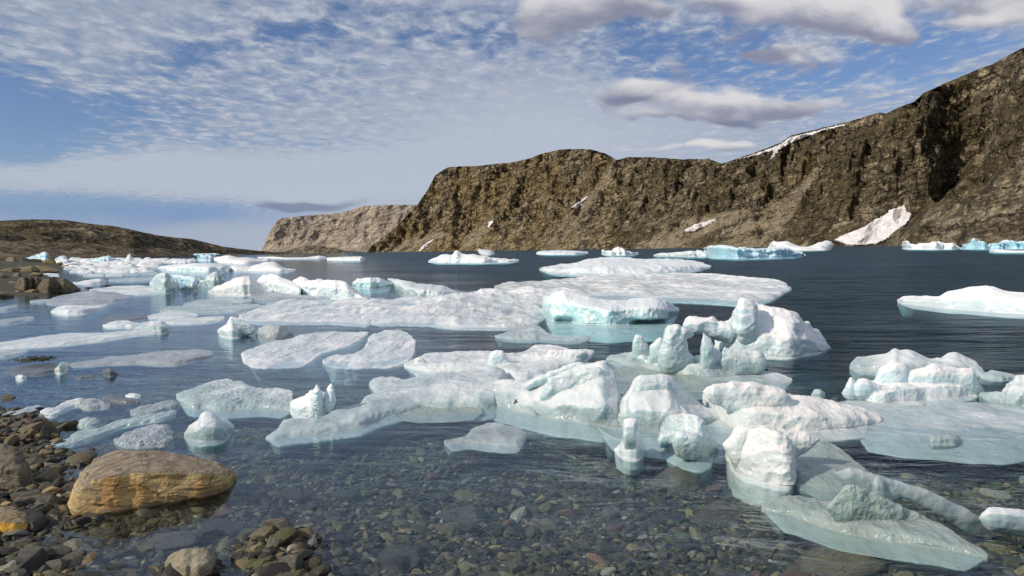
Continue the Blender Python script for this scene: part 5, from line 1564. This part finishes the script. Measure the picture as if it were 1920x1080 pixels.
    for i in range(N):
        V, Fc = protos[which[i]]
        a = rg.uniform(0, 6.28)
        t = rg.uniform(-.35, .35, 2)
        sc = size[i] * np.array([1, rg.uniform(.5, .9), rg.uniform(.25, .55)])
        v = V * sc
        ca, sa = math.cos(a), math.sin(a)
        x = v[:, 0] * ca - v[:, 1] * sa; y = v[:, 0] * sa + v[:, 1] * ca
        zz = v[:, 2] + t[0] * x + t[1] * y + sc[2] * 0.45
        VV.append(np.stack([x + P[i, 0], y + P[i, 1], zz + P[i, 2]], -1)); FF.append(Fc + off); off += len(V)
        CC.append(np.repeat(np.append(tones[pick[i]] * rg.uniform(.7, 1.25), 1)[None], len(V), 0))
    me = mesh_from('gravel', np.concatenate(VV), np.concatenate(FF), smooth=False)
    at = me.attributes.new('tone', 'FLOAT_COLOR', 'POINT')
    at.data.foreach_set('color', np.concatenate(CC).astype(np.float32).ravel())
    m, T = material('bed_gravel')
    c = T.n('ShaderNodeAttribute', None, 0, attribute_name='tone')
    g = T.n('ShaderNodeNewGeometry', None, 0)
    n = T.noise(g, 60.0, 3, 0.6)
    c = T.mix(T.step(n, 0.5, 0.7), c, T.mix(1.0, c, (0.45, 0.45, 0.45), 'MULTIPLY'))
    T.out(T.n('ShaderNodeBsdfPrincipled', {'Base Color': c, 'Roughness': 0.7}))
    tag(link('gravel', me, m), kind='stuff')


def make_small_things():
    # a small dark bird skimming the ice
    m, T = material('dark_feathers')
    g = T.n('ShaderNodeTexCoord', None, 3)
    T.out(T.n('ShaderNodeBsdfPrincipled', {'Base Color': T.mix(T.noise(g, 60, 2), (0.018, 0.022, 0.02), (0.05, 0.055, 0.05)), 'Roughness': 0.7}))
    base = at_depth(np.array([966.0]), np.array([754.0]), np.array([7.3]))[0]
    s = 7.3 / F_PX
    e = bpy.data.objects.new('bird', None)
    COL.objects.link(e)
    e.location = base
    e.empty_display_size = 0.05
    tag(e, 'tiny dark bird flying low over the pale ice wall', 'bird')

    def tube(name, pts, rads, flat=1.0):
        V, Fc = [], []
        n = 8
        for (x, y, z), r in zip(pts, rads):
            for k in range(n):
                a = 2 * math.pi * k / n
                V.append((x * s, (y + r * math.cos(a)) * s, (z + r * flat * math.sin(a)) * s))
        for i in range(len(pts) - 1):
            for k in range(n):
                Fc.append([i * n + k, i * n + (k + 1) % n, (i + 1) * n + (k + 1) % n, (i + 1) * n + k])
        Fc.append(list(range(n))[::-1]); Fc.append([(len(pts) - 1) * n + k for k in range(n)])
        return link(name, mesh_from(name, V, Fc), m, e)
    tube('body', [(-5, 0, -2.2), (-3.5, 0, -2.4), (-1, 0, -1.6), (1.2, 0, -.4), (2.4, 0, .7), (3.4, 0, 1.2), (4.4, 0, 1.1), (5.3, 0, .8)], [.15, .8, 1.5, 1.6, 1.1, .95, .6, .1])
    tube('tail', [(-10.5, 0, -.4), (-8.5, 0, -.7), (-5, 0, -1.8)], [.9, 1.1, .5], .35)
    for sg in (-1, 1):
        V, Fc = [], []
        for i, (u, x0, x1, z) in enumerate(((0, -1.2, 2.4, .2), (3, -.6, 2.6, 2.6), (6, .2, 3.2, 3.6), (9, 2.0, 4.6, 2.9), (12, 4.8, 6.0, 1.2))):
            for x, t in ((x0, -.12), (x1, -.12), (x1, .12), (x0, .12)):
                V.append((x * s, sg * (.8 + u) * s, (z + t) * s))
        for i in range(4):
            for k in range(4):
                Fc.append([i * 4 + k, i * 4 + (k + 1) % 4, i * 4 + 4 + (k + 1) % 4, i * 4 + 4 + k])
        Fc.append([3, 2, 1, 0]); Fc.append([16, 17, 18, 19])
        link('wing', mesh_from('wing', V, Fc), m, e)

    # seaweed draped over the dark floe
    m2, T = material('brown_seaweed')
    g = T.n('ShaderNodeTexCoord', None, 3)
    T.out(T.n('ShaderNodeBsdfPrincipled', {'Base Color': T.mix(T.noise(g, 8, 3), (0.030, 0.028, 0.010), (0.11, 0.085, 0.02)), 'Roughness': 0.5}))
    rg = np.random.default_rng(3)
    bm_v, bm_f = [], []
    c0 = on_level(np.array([54.0]), np.array([690.0]))[0]
    for i in range(160):
        bx, by = rg.normal(0, .13), rg.normal(0, .10) + .2
        a = rg.uniform(-.5, .5) + (math.pi if rg.random() < .5 else 0)
        L = rg.uniform(.06, .2)
        w = rg.uniform(.006, .014)
        z0 = .07 + rg.uniform(0, .05)
        o = len(bm_v)
        for k in range(5):
            t = k / 4
            x = bx + math.cos(a) * L * t; y = by + math.sin(a) * L * t
            z = z0 + .03 * math.sin(math.pi * t) - .015 * t
            ww = w * (1 - .7 * t)
            bm_v += [(x - math.sin(a) * ww, y + math.cos(a) * ww, z), (x + math.sin(a) * ww, y - math.cos(a) * ww, z + .004)]
        for k in range(4):
            bm_f.append([o + 2 * k, o + 2 * k + 1, o + 2 * k + 3, o + 2 * k + 2])
    o = link('seaweed', mesh_from('seaweed', bm_v, bm_f), m2)
    o.location = c0
    tag(o, 'clump of brown green seaweed draped on the dark grey floe', 'seaweed')
make_camera()
make_light()
make_ground()
make_water()
_cliff = make_cliffs()
make_snow(_cliff)
ice_materials()
make_ice_far()
make_ice_near()
make_stones()
make_small_things()
